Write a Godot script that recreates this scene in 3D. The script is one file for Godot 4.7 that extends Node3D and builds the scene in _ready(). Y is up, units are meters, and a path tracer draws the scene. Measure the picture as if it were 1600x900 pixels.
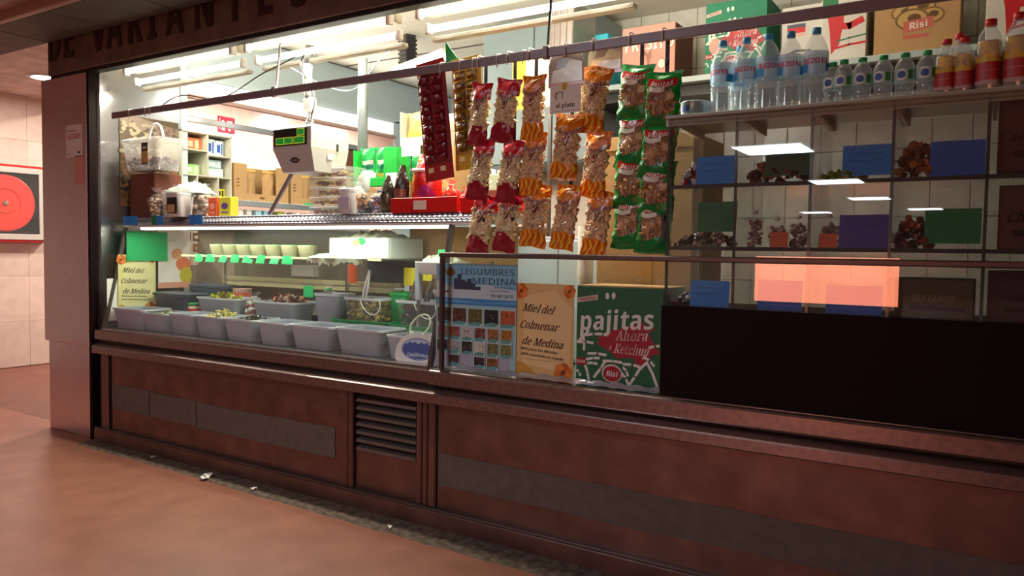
extends Node3D
# A market dry-goods stall seen from the aisle. x runs along the stall front, y up, the stall front stands at z = 0 and the hall lies at z > 0.

const DARK_TEXT := Color(0.13, 0.08, 0.1)
var M := {}
var fonts := {}
var used := {}
var rng := RandomNumberGenerator.new()


func _ready() -> void:
	set_camera_and_light()
	make_materials()
	build_hall()
	build_corridor()
	build_stall_shell()
	build_counter()
	build_display_case()
	build_showcase()
	build_tubes()
	build_rail()
	build_inside()
	build_case_goods()
	build_case_top_goods()
	build_hanging_goods()
	build_posters()
	build_showcase_goods()
	build_top_shelf_goods()
	build_litter()


func set_camera_and_light() -> void:
	var cam := Camera3D.new()
	cam.name = "camera"
	cam.fov = 41.27
	cam.near = 0.05
	cam.far = 80.0
	add_child(cam)
	cam.transform = Transform3D(Basis.from_euler(Vector3(deg_to_rad(-2.751), deg_to_rad(32.29), deg_to_rad(0.828)), EULER_ORDER_YXZ), Vector3(0, 1.3, 2.804))
	cam.current = true
	var we := WorldEnvironment.new()
	we.name = "environment"
	var e := Environment.new()
	e.background_mode = Environment.BG_COLOR
	e.background_color = Color(0.01, 0.01, 0.012)
	e.tonemap_mode = Environment.TONE_MAPPER_LINEAR
	e.tonemap_exposure = 1.0
	e.sdfgi_enabled = true
	e.ssao_enabled = true
	e.ssil_enabled = true
	we.environment = e
	add_child(we)


# ---------------------------------------------------------------- helpers
class MB:   # collects shapes for one mesh
	var st := SurfaceTool.new()
	var xf := Transform3D()
	var layer := 0.0
	var step := 0.00004
	func _init(smooth := false) -> void:
		st.begin(Mesh.PRIMITIVE_TRIANGLES)
		st.set_smooth_group(0 if smooth else -1)
		st.set_color(Color.WHITE)
	func ink(c: Color) -> void:
		st.set_color(c.srgb_to_linear())
	func smooth(on: bool) -> void:
		st.set_smooth_group(0 if on else -1)
	func tri(a: Vector3, b: Vector3, c: Vector3) -> void:
		st.add_vertex(xf * a)
		st.add_vertex(xf * b)
		st.add_vertex(xf * c)
	func poly(p: Array, out: Vector3) -> void:
		var a: Vector3 = p[1] - p[0]
		var b: Vector3 = p[p.size() - 1] - p[0]
		if a.cross(b).dot(out) > 0.0:
			p = p.duplicate()
			p.reverse()
		for i in range(1, p.size() - 1):
			tri(p[0], p[i], p[i + 1])
	func box(c: Vector3, s: Vector3, bev := 0.0) -> void:
		var h := s / 2.0
		var b := minf(bev, minf(h.x, minf(h.y, h.z)) * 0.9)
		for ax in 3:
			for sg in [-1.0, 1.0]:
				var n := Vector3.ZERO
				n[ax] = sg
				var u := (ax + 1) % 3
				var v := (ax + 2) % 3
				var q := []
				for k in [[-1, -1], [1, -1], [1, 1], [-1, 1]]:
					var p := Vector3.ZERO
					p[ax] = sg * h[ax]
					p[u] = k[0] * (h[u] - b)
					p[v] = k[1] * (h[v] - b)
					q.append(c + p)
				poly(q, n)
				if b > 0.0 and sg > 0.0:
					for k in [[-1, -1], [1, -1], [1, 1], [-1, 1]]:
						var e := []
						for w in [[0, -1], [0, 1], [1, 1], [1, -1]]:
							var p := Vector3.ZERO
							p[ax] = w[1] * (h[ax] - b)
							p[u] = k[0] * (h[u] - (b if w[0] == 0 else 0.0))
							p[v] = k[1] * (h[v] - (0.0 if w[0] == 0 else b))
							e.append(c + p)
						var o := Vector3.ZERO
						o[u] = k[0]
						o[v] = k[1]
						poly(e, o)
		if b > 0.0:
			for x in [-1, 1]:
				for y in [-1, 1]:
					for z in [-1, 1]:
						var sgn := Vector3(x, y, z)
						poly([c + sgn * Vector3(h.x, h.y - b, h.z - b), c + sgn * Vector3(h.x - b, h.y, h.z - b), c + sgn * Vector3(h.x - b, h.y - b, h.z)], sgn)
	func lathe(c: Vector3, prof: Array, seg := 16, squash := 1.0, square := 0.0) -> void:   # prof: [radius, height] from the bottom up
		for i in seg:
			var a0 := TAU * i / seg
			var a1 := TAU * (i + 1) / seg
			for j in prof.size() - 1:
				var q := []
				for w in [[a0, j], [a1, j], [a1, j + 1], [a0, j + 1]]:
					var r: float = prof[w[1]][0]
					var k := 1.0
					if square > 0.0:
						k = lerpf(1.0, 1.0 / maxf(absf(cos(w[0])), absf(sin(w[0]))), square)
					q.append(c + Vector3(cos(w[0]) * r * k, prof[w[1]][1], sin(w[0]) * r * k * squash))
				if q[0].distance_squared_to(q[1]) < 1e-12:
					tri(q[0], q[3], q[2])
				elif q[2].distance_squared_to(q[3]) < 1e-12:
					tri(q[0], q[2], q[1])
				else:
					tri(q[0], q[2], q[1])
					tri(q[0], q[3], q[2])
	func tube(pts: Array, r: float, seg := 8, caps := true) -> void:
		var rings := []
		var side := Vector3.ZERO
		for i in pts.size():
			var d: Vector3 = (pts[mini(i + 1, pts.size() - 1)] - pts[maxi(i - 1, 0)]).normalized()
			if side == Vector3.ZERO:
				side = d.cross(Vector3.UP if absf(d.y) < 0.9 else Vector3.RIGHT).normalized()
			side = (side - d * side.dot(d)).normalized()
			var up := side.cross(d)
			var ring := []
			for k in seg:
				var a := TAU * k / seg
				ring.append(pts[i] + side * cos(a) * r + up * sin(a) * r)
			rings.append(ring)
		for i in rings.size() - 1:
			for k in seg:
				var n := (k + 1) % seg
				poly([rings[i][k], rings[i][n], rings[i + 1][n], rings[i + 1][k]], (rings[i][k] + rings[i][n]) / 2.0 - pts[i])
		if caps:
			poly(rings[0].duplicate(), pts[0] - pts[1])
			poly(rings[-1].duplicate(), pts[-1] - pts[-2])
	func extrude(p: Array, along: Vector3) -> void:   # a flat outline (Vector3s) pushed along
		var c := Vector3.ZERO
		for q in p:
			c += q / p.size()
		var flat := PackedVector2Array()
		var n := along.normalized()
		var u := n.cross(Vector3.UP if absf(n.y) < 0.9 else Vector3.RIGHT).normalized()
		var v := n.cross(u)
		for q in p:
			flat.append(Vector2((q - c).dot(u), (q - c).dot(v)))
		var ids := Geometry2D.triangulate_polygon(flat)
		for i in range(0, ids.size(), 3):
			poly([p[ids[i]], p[ids[i + 1]], p[ids[i + 2]]], -along)
			poly([p[ids[i]] + along, p[ids[i + 1]] + along, p[ids[i + 2]] + along], along)
		var ccw := 0.0
		for i in flat.size():
			ccw += flat[i].cross(flat[(i + 1) % flat.size()])
		for i in p.size():
			var a: Vector3 = p[i]
			var b: Vector3 = p[(i + 1) % p.size()]
			var o := (b - a).cross(along)
			var f := Vector2((b - a).dot(u), (b - a).dot(v))
			var o2 := Vector2(f.y, -f.x) * signf(ccw)
			if o.dot(u * o2.x + v * o2.y) < 0.0:
				o = -o
			poly([a, b, b + along, a + along], o)
	func loft(rings: Array, out_from_axis := true, cap0 := true, cap1 := true) -> void:   # rings: arrays of Vector3
		var mid := []
		for r in rings:
			var c := Vector3.ZERO
			for q in r:
				c += q / r.size()
			mid.append(c)
		for i in rings.size() - 1:
			var n: int = rings[i].size()
			for k in n:
				var m := (k + 1) % n
				var q := [rings[i][k], rings[i][m], rings[i + 1][m], rings[i + 1][k]]
				var o: Vector3 = (q[0] + q[1] + q[2] + q[3]) / 4.0 - (mid[i] + mid[i + 1]) / 2.0
				poly(q, o if out_from_axis else -o)
		if cap0:
			poly(rings[0].duplicate(), mid[0] - mid[1])
		if cap1:
			poly(rings[-1].duplicate(), mid[-1] - mid[-2])
	func sheet(nx: int, ny: int, f: Callable) -> void:   # f(u, v) -> point; its front shows +z when u runs right and v runs down
		for j in ny:
			for i in nx:
				var a: Vector3 = f.call(float(i) / nx, float(j) / ny)
				var b: Vector3 = f.call(float(i + 1) / nx, float(j) / ny)
				var c: Vector3 = f.call(float(i + 1) / nx, float(j + 1) / ny)
				var d: Vector3 = f.call(float(i) / nx, float(j + 1) / ny)
				tri(a, b, c)
				tri(a, c, d)
	func blob(c: Vector3, s: Vector3, seed_: int, rough := 0.25, turn := Basis()) -> void:   # an uneven lump of 20 faces
		var g := RandomNumberGenerator.new()
		g.seed = seed_
		var t := (1.0 + sqrt(5.0)) / 2.0
		var v := []
		for p in [[-1, t, 0], [1, t, 0], [-1, -t, 0], [1, -t, 0], [0, -1, t], [0, 1, t], [0, -1, -t], [0, 1, -t], [t, 0, -1], [t, 0, 1], [-t, 0, -1], [-t, 0, 1]]:
			v.append(c + turn * (Vector3(p[0], p[1], p[2]).normalized() * (1.0 + g.randf_range(-rough, rough)) * s))
		for k in [[0, 11, 5], [0, 5, 1], [0, 1, 7], [0, 7, 10], [0, 10, 11], [1, 5, 9], [5, 11, 4], [11, 10, 2], [10, 7, 6], [7, 1, 8], [3, 9, 4], [3, 4, 2], [3, 2, 6], [3, 6, 8], [3, 8, 9], [4, 9, 5], [2, 4, 11], [6, 2, 10], [8, 6, 7], [9, 8, 1]]:
			poly([v[k[0]], v[k[1]], v[k[2]]], (v[k[0]] + v[k[1]] + v[k[2]]) / 3.0 - c)
	# flat print on the plane z = 0 facing +z; every call lies a hair above the one before
	func up_() -> void:
		layer += step
	func rect(x0: float, y0: float, x1: float, y1: float, c: Color) -> void:
		shape([Vector2(x0, y0), Vector2(x1, y0), Vector2(x1, y1), Vector2(x0, y1)], c)
	func shape(p: Array, c: Color) -> void:
		ink(c)
		up_()
		var ids := Geometry2D.triangulate_polygon(PackedVector2Array(p))
		for i in range(0, ids.size(), 3):
			poly([Vector3(p[ids[i]].x, p[ids[i]].y, layer), Vector3(p[ids[i + 1]].x, p[ids[i + 1]].y, layer), Vector3(p[ids[i + 2]].x, p[ids[i + 2]].y, layer)], Vector3.BACK)
	func disc(x: float, y: float, rx: float, ry: float, c: Color, n := 20) -> void:
		var p := []
		for i in n:
			p.append(Vector2(x + cos(TAU * i / n) * rx, y + sin(TAU * i / n) * ry))
		shape(p, c)
	func stroke(pts: Array, w: float, c: Color) -> void:
		ink(c)
		up_()
		for i in pts.size() - 1:
			var d: Vector2 = (pts[i + 1] - pts[i]).normalized() * w / 2.0
			var n := Vector2(-d.y, d.x)
			var a: Vector2 = pts[i] - d * 0.6
			var b: Vector2 = pts[i + 1] + d * 0.6
			poly([Vector3(a.x + n.x, a.y + n.y, layer), Vector3(b.x + n.x, b.y + n.y, layer), Vector3(b.x - n.x, b.y - n.y, layer), Vector3(a.x - n.x, a.y - n.y, layer)], Vector3.BACK)
	func write(faces: PackedVector3Array, at: Vector2, c: Color, size := Vector2.ONE, slant := 0.0, turn := 0.0) -> void:
		ink(c)
		up_()
		var r := Transform2D(turn, at)
		for i in range(0, faces.size(), 3):
			var q := []
			for k in 3:
				var v := faces[i + k]
				var w := r * Vector2(v.x * size.x + v.y * size.y * slant, v.y * size.y)
				q.append(Vector3(w.x, w.y, layer))
			poly(q, Vector3.BACK)
	func done() -> ArrayMesh:
		st.generate_normals()
		return st.commit()


func letters(s: String, font := "sans") -> PackedVector3Array:   # flat letters one unit high, centred
	var key := font + ":" + s
	if not fonts.has(key):
		if not fonts.has(font):
			var base := SystemFont.new()
			base.font_names = PackedStringArray(["Droid Serif" if font.begins_with("serif") else "Droid Sans"])
			var v := FontVariation.new()
			v.base_font = base
			if font.ends_with("bold"):
				base.font_weight = 700
			fonts[font] = v
		var t := TextMesh.new()
		t.text = s
		t.font = fonts[font]
		t.font_size = 40
		t.pixel_size = 1.0 / 29.0
		t.depth = 0.0
		t.curve_step = 2.0
		var a := t.get_mesh_arrays()
		var v3: PackedVector3Array = a[Mesh.ARRAY_VERTEX]
		var out := PackedVector3Array()
		for i in a[Mesh.ARRAY_INDEX]:
			out.append(v3[i])
		fonts[key] = out
	return fonts[key]


func write(mb: MB, s: String, x: float, y: float, h: float, c: Color, font := "sans", slant := 0.0, wide := 1.0, turn := 0.0) -> void:
	mb.write(letters(s, font), Vector2(x, y), c, Vector2(h * wide, h), slant, turn)


func numbered(called: String) -> String:
	if not used.has(called):
		used[called] = 0
		return called
	used[called] += 1
	return "%s_%03d" % [called, used[called]]


func tag(o: Node, label: String, category: String, group := "", kind := "") -> Node:
	o.set_meta("label", label)
	o.set_meta("category", category)
	if group:
		o.set_meta("group", group)
	if kind:
		o.set_meta("kind", kind)
	return o


func thing(called: String, label: String, category: String, at := Vector3.ZERO, turn := 0.0, group := "") -> Node3D:
	var o := Node3D.new()
	o.name = numbered(called)
	add_child(o)
	o.position = at
	o.rotation.y = turn
	tag(o, label, category, group)
	return o


func part(called: String, mb, m: Material, parent: Node) -> MeshInstance3D:
	var o := MeshInstance3D.new()
	o.name = called
	o.mesh = mb.done() if mb is MB else mb
	o.material_override = m
	parent.add_child(o, true)
	return o


func solo(called: String, label: String, category: String, mb, m: Material, at := Vector3.ZERO, turn := 0.0, group := "", kind := "") -> MeshInstance3D:
	var o := MeshInstance3D.new()
	o.name = numbered(called)
	o.mesh = mb.done() if mb is MB else mb
	o.material_override = m
	add_child(o)
	o.position = at
	o.rotation.y = turn
	tag(o, label, category, group, kind)
	return o


func struct(called: String, label: String, mb, m: Material, category := "") -> MeshInstance3D:
	var o := MeshInstance3D.new()
	o.name = called
	used[called] = 0
	o.mesh = mb.done() if mb is MB else mb
	o.material_override = m
	add_child(o)
	tag(o, label, category if category else called.split("_")[0], "", "structure")
	return o


func bx(c: Vector3, s: Vector3, bev := 0.0) -> MB:
	var mb := MB.new()
	mb.box(c, s, bev)
	return mb


func slab(x0: float, y0: float, z0: float, x1: float, y1: float, z1: float, bev := 0.0) -> MB:
	return bx(Vector3(x0 + x1, y0 + y1, z0 + z1) / 2.0, Vector3(absf(x1 - x0), absf(y1 - y0), absf(z1 - z0)), bev)


func again(o: Node3D, label: String, at: Vector3, turn := 0.0, group := "") -> Node3D:
	var c: Node3D = o.duplicate()
	c.name = numbered(String(o.name).rstrip("_0123456789"))
	add_child(c)
	c.position = at
	c.rotation = Vector3(0, turn, 0)
	c.set_meta("label", label)
	if group:
		c.set_meta("group", group)
	return c


func sm(c: Color, rough := 0.6, metal := 0.0) -> StandardMaterial3D:
	var m := StandardMaterial3D.new()
	m.albedo_color = c
	m.roughness = rough
	m.metallic = metal
	return m


func clear(c: Color, rough := 0.04) -> StandardMaterial3D:
	var m := sm(c, rough)
	m.transparency = BaseMaterial3D.TRANSPARENCY_ALPHA
	return m


func glow(c: Color, energy: float) -> StandardMaterial3D:
	var m := sm(Color(0.9, 0.9, 0.9), 0.4)
	m.emission_enabled = true
	m.emission = c
	m.emission_energy_multiplier = energy
	return m


func grain(freq: float, c0: Color, c1: Color, seed_ := 1, octaves := 4, kind := FastNoiseLite.TYPE_SIMPLEX_SMOOTH) -> ImageTexture:   # a seamless pattern between two colours
	var n := FastNoiseLite.new()
	n.noise_type = kind
	n.seed = seed_
	n.frequency = freq
	n.fractal_octaves = octaves
	var im := n.get_seamless_image(256, 256)
	var out := Image.create(256, 256, false, Image.FORMAT_RGB8)
	for y in 256:
		for x in 256:
			out.set_pixel(x, y, c0.lerp(c1, im.get_pixel(x, y).r))
	return ImageTexture.create_from_image(out)


func bumps(freq: float, strength: float, seed_ := 1, kind := FastNoiseLite.TYPE_SIMPLEX_SMOOTH) -> ImageTexture:
	var n := FastNoiseLite.new()
	n.noise_type = kind
	n.seed = seed_
	n.frequency = freq
	var im := n.get_seamless_image(256, 256)
	im.convert(Image.FORMAT_RGBA8)
	im.bump_map_to_normal_map(strength)
	return ImageTexture.create_from_image(im)


func worn(m: StandardMaterial3D, t: Texture2D, scale: float) -> StandardMaterial3D:   # the pattern times the colour, in metres of the place
	m.albedo_texture = t
	m.uv1_triplanar = true
	m.uv1_world_triplanar = true
	m.uv1_scale = Vector3.ONE * scale
	return m


func rough_map(m: StandardMaterial3D, t: Texture2D, normal_scale := 0.0, nt: Texture2D = null) -> StandardMaterial3D:
	m.roughness_texture = t
	if nt:
		m.normal_enabled = true
		m.normal_texture = nt
		m.normal_scale = normal_scale
	m.uv1_triplanar = true
	m.uv1_world_triplanar = true
	return m


func make_materials() -> void:
	rng.seed = 7
	var grey := grain(0.02, Color(0.78, 0.78, 0.78), Color(1, 1, 1), 3)
	var fine := grain(0.09, Color(0.82, 0.82, 0.82), Color(1, 1, 1), 5)
	var wrinkle := bumps(0.03, 6.0, 9)
	M.floor = worn(sm(Color("9c6450"), 0.5), grain(0.03, Color(0.86, 0.84, 0.82), Color(1, 1, 1), 11, 5), 0.45)
	M.floor_dark = worn(sm(Color("7c4536"), 0.35), grain(0.02, Color(0.8, 0.8, 0.8), Color(1, 1, 1), 12), 0.5)
	M.cement = worn(sm(Color("857464"), 0.9), grain(0.05, Color(0.45, 0.42, 0.4), Color(1, 1, 1), 13, 5), 1.6)
	M.panel = rough_map(worn(sm(Color("8f726d"), 1.0, 0.85), grey, 0.8), grain(0.02, Color(0.34, 0.34, 0.34), Color(0.48, 0.48, 0.48), 4))
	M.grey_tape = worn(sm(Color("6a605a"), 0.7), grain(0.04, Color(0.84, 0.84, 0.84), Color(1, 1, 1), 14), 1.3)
	M.ledge = worn(sm(Color("ac9692"), 0.24, 0.85), fine, 1.3)
	M.steel = rough_map(sm(Color("b6b4b4"), 1.0, 0.9), grain(0.012, Color(0.16, 0.16, 0.16), Color(0.24, 0.24, 0.24), 16, 2))
	M.steel_dark = sm(Color("6f6660"), 0.35, 0.8)
	M.slat = sm(Color("a8a09c"), 0.28, 0.85)
	M.black = sm(Color("171110"), 0.5)
	M.film = sm(Color("1b0f0e"), 0.55)
	M.film.metallic_specular = 0.2
	M.pillar = rough_map(sm(Color("d8c6cc"), 1.0, 0.8), grain(0.008, Color(0.2, 0.2, 0.2), Color(0.3, 0.3, 0.3), 17, 2))
	M.sign = worn(sm(Color("7a6258"), 0.6), grey, 0.9)
	M.letter = sm(Color("3a1d1c"), 0.55)
	M.soffit = worn(sm(Color("5f544a"), 0.7), grey, 0.7)
	M.corridor_ceiling = worn(sm(Color("e2cfc6"), 0.8), grey, 0.6)
	M.ceiling = worn(sm(Color("c0a096"), 0.8), grey, 0.6)
	M.trim = sm(Color("a8887c"), 0.5)
	M.tile_cream = worn(sm(Color("e9d2c4"), 0.22), grain(0.02, Color(0.93, 0.93, 0.92), Color(1, 1, 1), 18), 1.2)
	M.tile_white = worn(sm(Color("d9d9d0"), 0.2), grain(0.02, Color(0.9, 0.9, 0.9), Color(1, 1, 1), 19), 1.5)
	M.grout = sm(Color("dccabc"), 0.9)
	M.wall = sm(Color("cdb6aa"), 0.8)
	M.hall_wall = worn(sm(Color("5c4640"), 0.7), grey, 0.5)
	M.white = sm(Color("e6e4dc"), 0.5)
	M.cream = worn(sm(Color("d8d2bf"), 0.6), grey, 0.8)
	M.blue_grey = sm(Color("b3c2c6"), 0.35)
	M.stall_ceiling = sm(Color("d9d3c4"), 0.7)
	M.glass = clear(Color(0.93, 0.98, 0.96, 0.02), 0.0)
	M.glass.metallic_specular = 0.3
	M.glass_smoke = clear(Color(0.42, 0.44, 0.4, 0.06), 0.0)
	M.glass_edge = sm(Color("3d4a42"), 0.15)
	M.shelf_glass = sm(Color("a9ada0"), 0.25)
	M.rail = sm(Color("63504c"), 0.4, 0.5)
	M.bar = sm(Color("8f8288"), 0.4, 0.3)
	M.chrome = sm(Color("c8c8c8"), 0.2, 0.95)
	M.dark_plastic = sm(Color("2b2826"), 0.45)
	M.grey_plastic = sm(Color("a3a8b4"), 0.5)
	M.dark_tub = sm(Color("4c5664"), 0.45)
	M.white_plastic = sm(Color("e8e8e6"), 0.4)
	M.foam = worn(sm(Color("d6dad2"), 0.8), fine, 6.0)
	M.green = sm(Color("1fb066"), 0.6)
	M.green_dark = sm(Color("228048"), 0.6)
	M.blue = sm(Color("2f8be4"), 0.6)
	M.blue_dark = sm(Color("2c66c0"), 0.6)
	M.paper = sm(Color("f1efe6"), 0.8)
	M.card = worn(sm(Color("c19a68"), 0.85), fine, 3.0)
	M.card_dark = worn(sm(Color("7a4634"), 0.85), fine, 3.0)
	M.ink = sm(Color.WHITE, 0.45)
	M.ink.vertex_color_use_as_albedo = true
	M.ink_gloss = sm(Color.WHITE, 0.16)
	M.ink_gloss.vertex_color_use_as_albedo = true
	M.ink_matte = sm(Color.WHITE, 0.85)
	M.ink_matte.vertex_color_use_as_albedo = true
	M.crinkle = sm(Color.WHITE, 0.18)   # printed snack film: glossy and creased
	M.crinkle.vertex_color_use_as_albedo = true
	M.crinkle.normal_enabled = true
	M.crinkle.normal_texture = wrinkle
	M.crinkle.normal_scale = 0.5
	M.crinkle.uv1_triplanar = true
	M.crinkle.uv1_scale = Vector3.ONE * 6.0
	M.film_clear = clear(Color(1, 1, 1, 0.06), 0.08)
	M.film_clear.metallic_specular = 0.3
	M.film_clear.normal_enabled = true
	M.film_clear.normal_texture = wrinkle
	M.film_clear.normal_scale = 0.6
	M.film_clear.uv1_triplanar = true
	M.film_clear.uv1_scale = Vector3.ONE * 6.0
	M.tub_clear = clear(Color(0.95, 0.97, 0.97, 0.04), 0.06)
	M.tub_clear.metallic_specular = 0.35
	M.glass_back = clear(Color(0.4, 0.42, 0.36, 0.36), 0.2)
	M.pet = clear(Color(0.86, 0.95, 1.0, 0.22), 0.03)
	M.oil = sm(Color("e8b030"), 0.05)
	M.oil.refraction_enabled = true
	M.oil.refraction_scale = 0.045
	M.oil.albedo_color = Color(0.93, 0.72, 0.16, 0.25)
	M.red = sm(Color("c8201f"), 0.4)
	M.red_gloss = sm(Color("d2231e"), 0.2)
	M.orange = sm(Color("e2602c"), 0.5)
	M.yellow = sm(Color("e6d62c"), 0.5)
	M.wood = worn(sm(Color("d9cfa2"), 0.5), fine, 2.0)
	M.tube_glow = glow(Color(1.0, 0.98, 0.9), 6.0)
	M.panel_glow = glow(Color(0.94, 0.97, 1.0), 8.0)
	M.cabinet = sm(Color("7e8e92"), 0.35)
	M.low_wall = worn(sm(Color("857a68"), 0.7), grey, 0.8)
	M.rim = sm(Color("c6cad0"), 0.45)
	M.carrier = sm(Color("aab0a8"), 0.5)
	M.milky = clear(Color(0.9, 0.9, 0.9, 0.12), 0.1)
	M.cloth = worn(sm(Color("c2c3ac"), 0.9), fine, 8.0)


# ---------------------------------------------------------------- lamps
func area(parent: Node3D, at: Vector3, size: Vector2, energy: float, tint: Color, facing := Vector3.DOWN) -> void:
	var l := AreaLight3D.new()
	l.name = "light"
	l.area_size = size
	l.light_energy = energy
	l.light_color = tint
	l.shadow_enabled = true
	l.area_range = 40.0
	l.area_attenuation = 2.0
	parent.add_child(l, true)
	l.position = at
	if facing == Vector3.DOWN:
		l.rotation = Vector3(-PI / 2, 0, 0)
	elif facing == Vector3.UP:
		l.rotation = Vector3(PI / 2, 0, 0)
	else:
		l.basis = Basis.looking_at(facing, Vector3.UP)


# ---------------------------------------------------------------- the hall round the stall
func build_hall() -> void:
	struct("floor", "seamless terracotta red floor of the market aisle", slab(-9, -0.1, -0.12, 4.2, 0, 26), M.floor)
	struct("floor_corridor", "darker red-brown floor of the side passage past the pillar", slab(-9, -0.1, -8, 4.2, 0, -0.12), M.floor_dark)
	struct("ceiling", "flat pinkish ceiling of the market hall", slab(-9, 2.72, 0.47, 4.2, 2.9, 26), M.ceiling)
	struct("trim_1", "pale edging strip between hall ceiling and dark soffit", slab(-9, 2.66, 0.43, 4.2, 2.73, 0.475, 0.006), M.trim)
	var sof := struct("ceiling_soffit", "dark lowered soffit boards above the shop sign", slab(-9, 2.675, 0.045, 4.2, 2.9, 0.43), M.black)
	var x := -8.95
	while x < 4.2:
		part("board", bx(Vector3(x + 0.35, 2.671, 0.24), Vector3(0.69, 0.016, 0.37), 0.003), M.soffit, sof)
		x += 0.7
	struct("wall_right", "plain wall closing the hall off frame", slab(4.2, 0, -8, 4.4, 3.2, 26), M.hall_wall)
	struct("wall_far", "plain wall at the far end of the hall", slab(-9, 0, 26, 4.4, 3.2, 26.2), M.hall_wall)
	# the lit ceiling panels of the hall, as the stall's glass mirrors them
	var k := 0
	for p in [[-2.55, 2.7], [-2.55, 7.65], [-2.6, 12.7], [-2.65, 17.5], [-1.8, 22.5], [-5.0, 23.5]]:
		var t := thing("ceiling_light_panel", ["square light panel in hall ceiling nearest the stall", "second square light panel along the hall ceiling", "third square light panel along the hall ceiling", "fourth square light panel along the hall ceiling", "farthest square light panel in hall ceiling", "square light panel beside the farthest one"][k], "ceiling light", Vector3(p[0], 2.72, p[1]), 0.0, "hall ceiling panels")
		part("frame", bx(Vector3(0, -0.006, 0), Vector3(0.94, 0.02, 0.98), 0.004), M.white, t)
		part("light_diffuser", bx(Vector3(0, -0.018, 0), Vector3(0.86, 0.012, 0.9), 0.003), M.panel_glow, t)
		area(t, Vector3(0, -0.03, 0), Vector2(0.86, 0.9), 3.6 if k else 1.8, Color(0.94, 0.97, 1.0))
		k += 1
	# the lit sign across the hall that the showcase glass mirrors
	var s := thing("illuminated_sign", "orange backlit sign box on stand across the hall", "sign", Vector3(-2.0, 0, 8.4), 0.0)
	part("stand", slab(-0.95, 0, -0.1, 0.95, 0.6, 0.25, 0.01), M.hall_wall, s)
	part("frame", slab(-0.97, 0.6, -0.02, 0.97, 1.32, 0.2, 0.01), M.black, s)
	part("sign_face", slab(-0.93, 0.64, -0.03, 0.93, 1.28, -0.015), glow(Color(1.0, 0.55, 0.4), 6.0), s)
	area(s, Vector3(0, 0.96, -0.05), Vector2(1.86, 0.64), 2.0, Color(1.0, 0.55, 0.4), Vector3.FORWARD)
	# cement strip along the foot of the counter
	var mb := MB.new()
	var outer := []
	var inner := []
	for i in 65:
		var xx := -5.02 + i * 0.105
		outer.append(Vector3(xx, 0.0, 0.13 + 0.05 * smoothstep(-5.0, -1.5, xx) + rng.randf_range(-0.008, 0.008)))
		inner.append(Vector3(xx, 0.0, -0.04))
	for i in 64:
		var up := Vector3(0, 0.006, 0)
		mb.poly([inner[i] + up, inner[i + 1] + up, outer[i + 1] + up, outer[i] + up], Vector3.UP)
		mb.poly([outer[i] + up, outer[i + 1] + up, outer[i + 1] + Vector3(0, 0, 0.012), outer[i] + Vector3(0, 0, 0.012)], Vector3(0, 1, 1))
	struct("trim_2", "rough dark cement strip on the floor along the counter foot", mb, M.cement)


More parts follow.
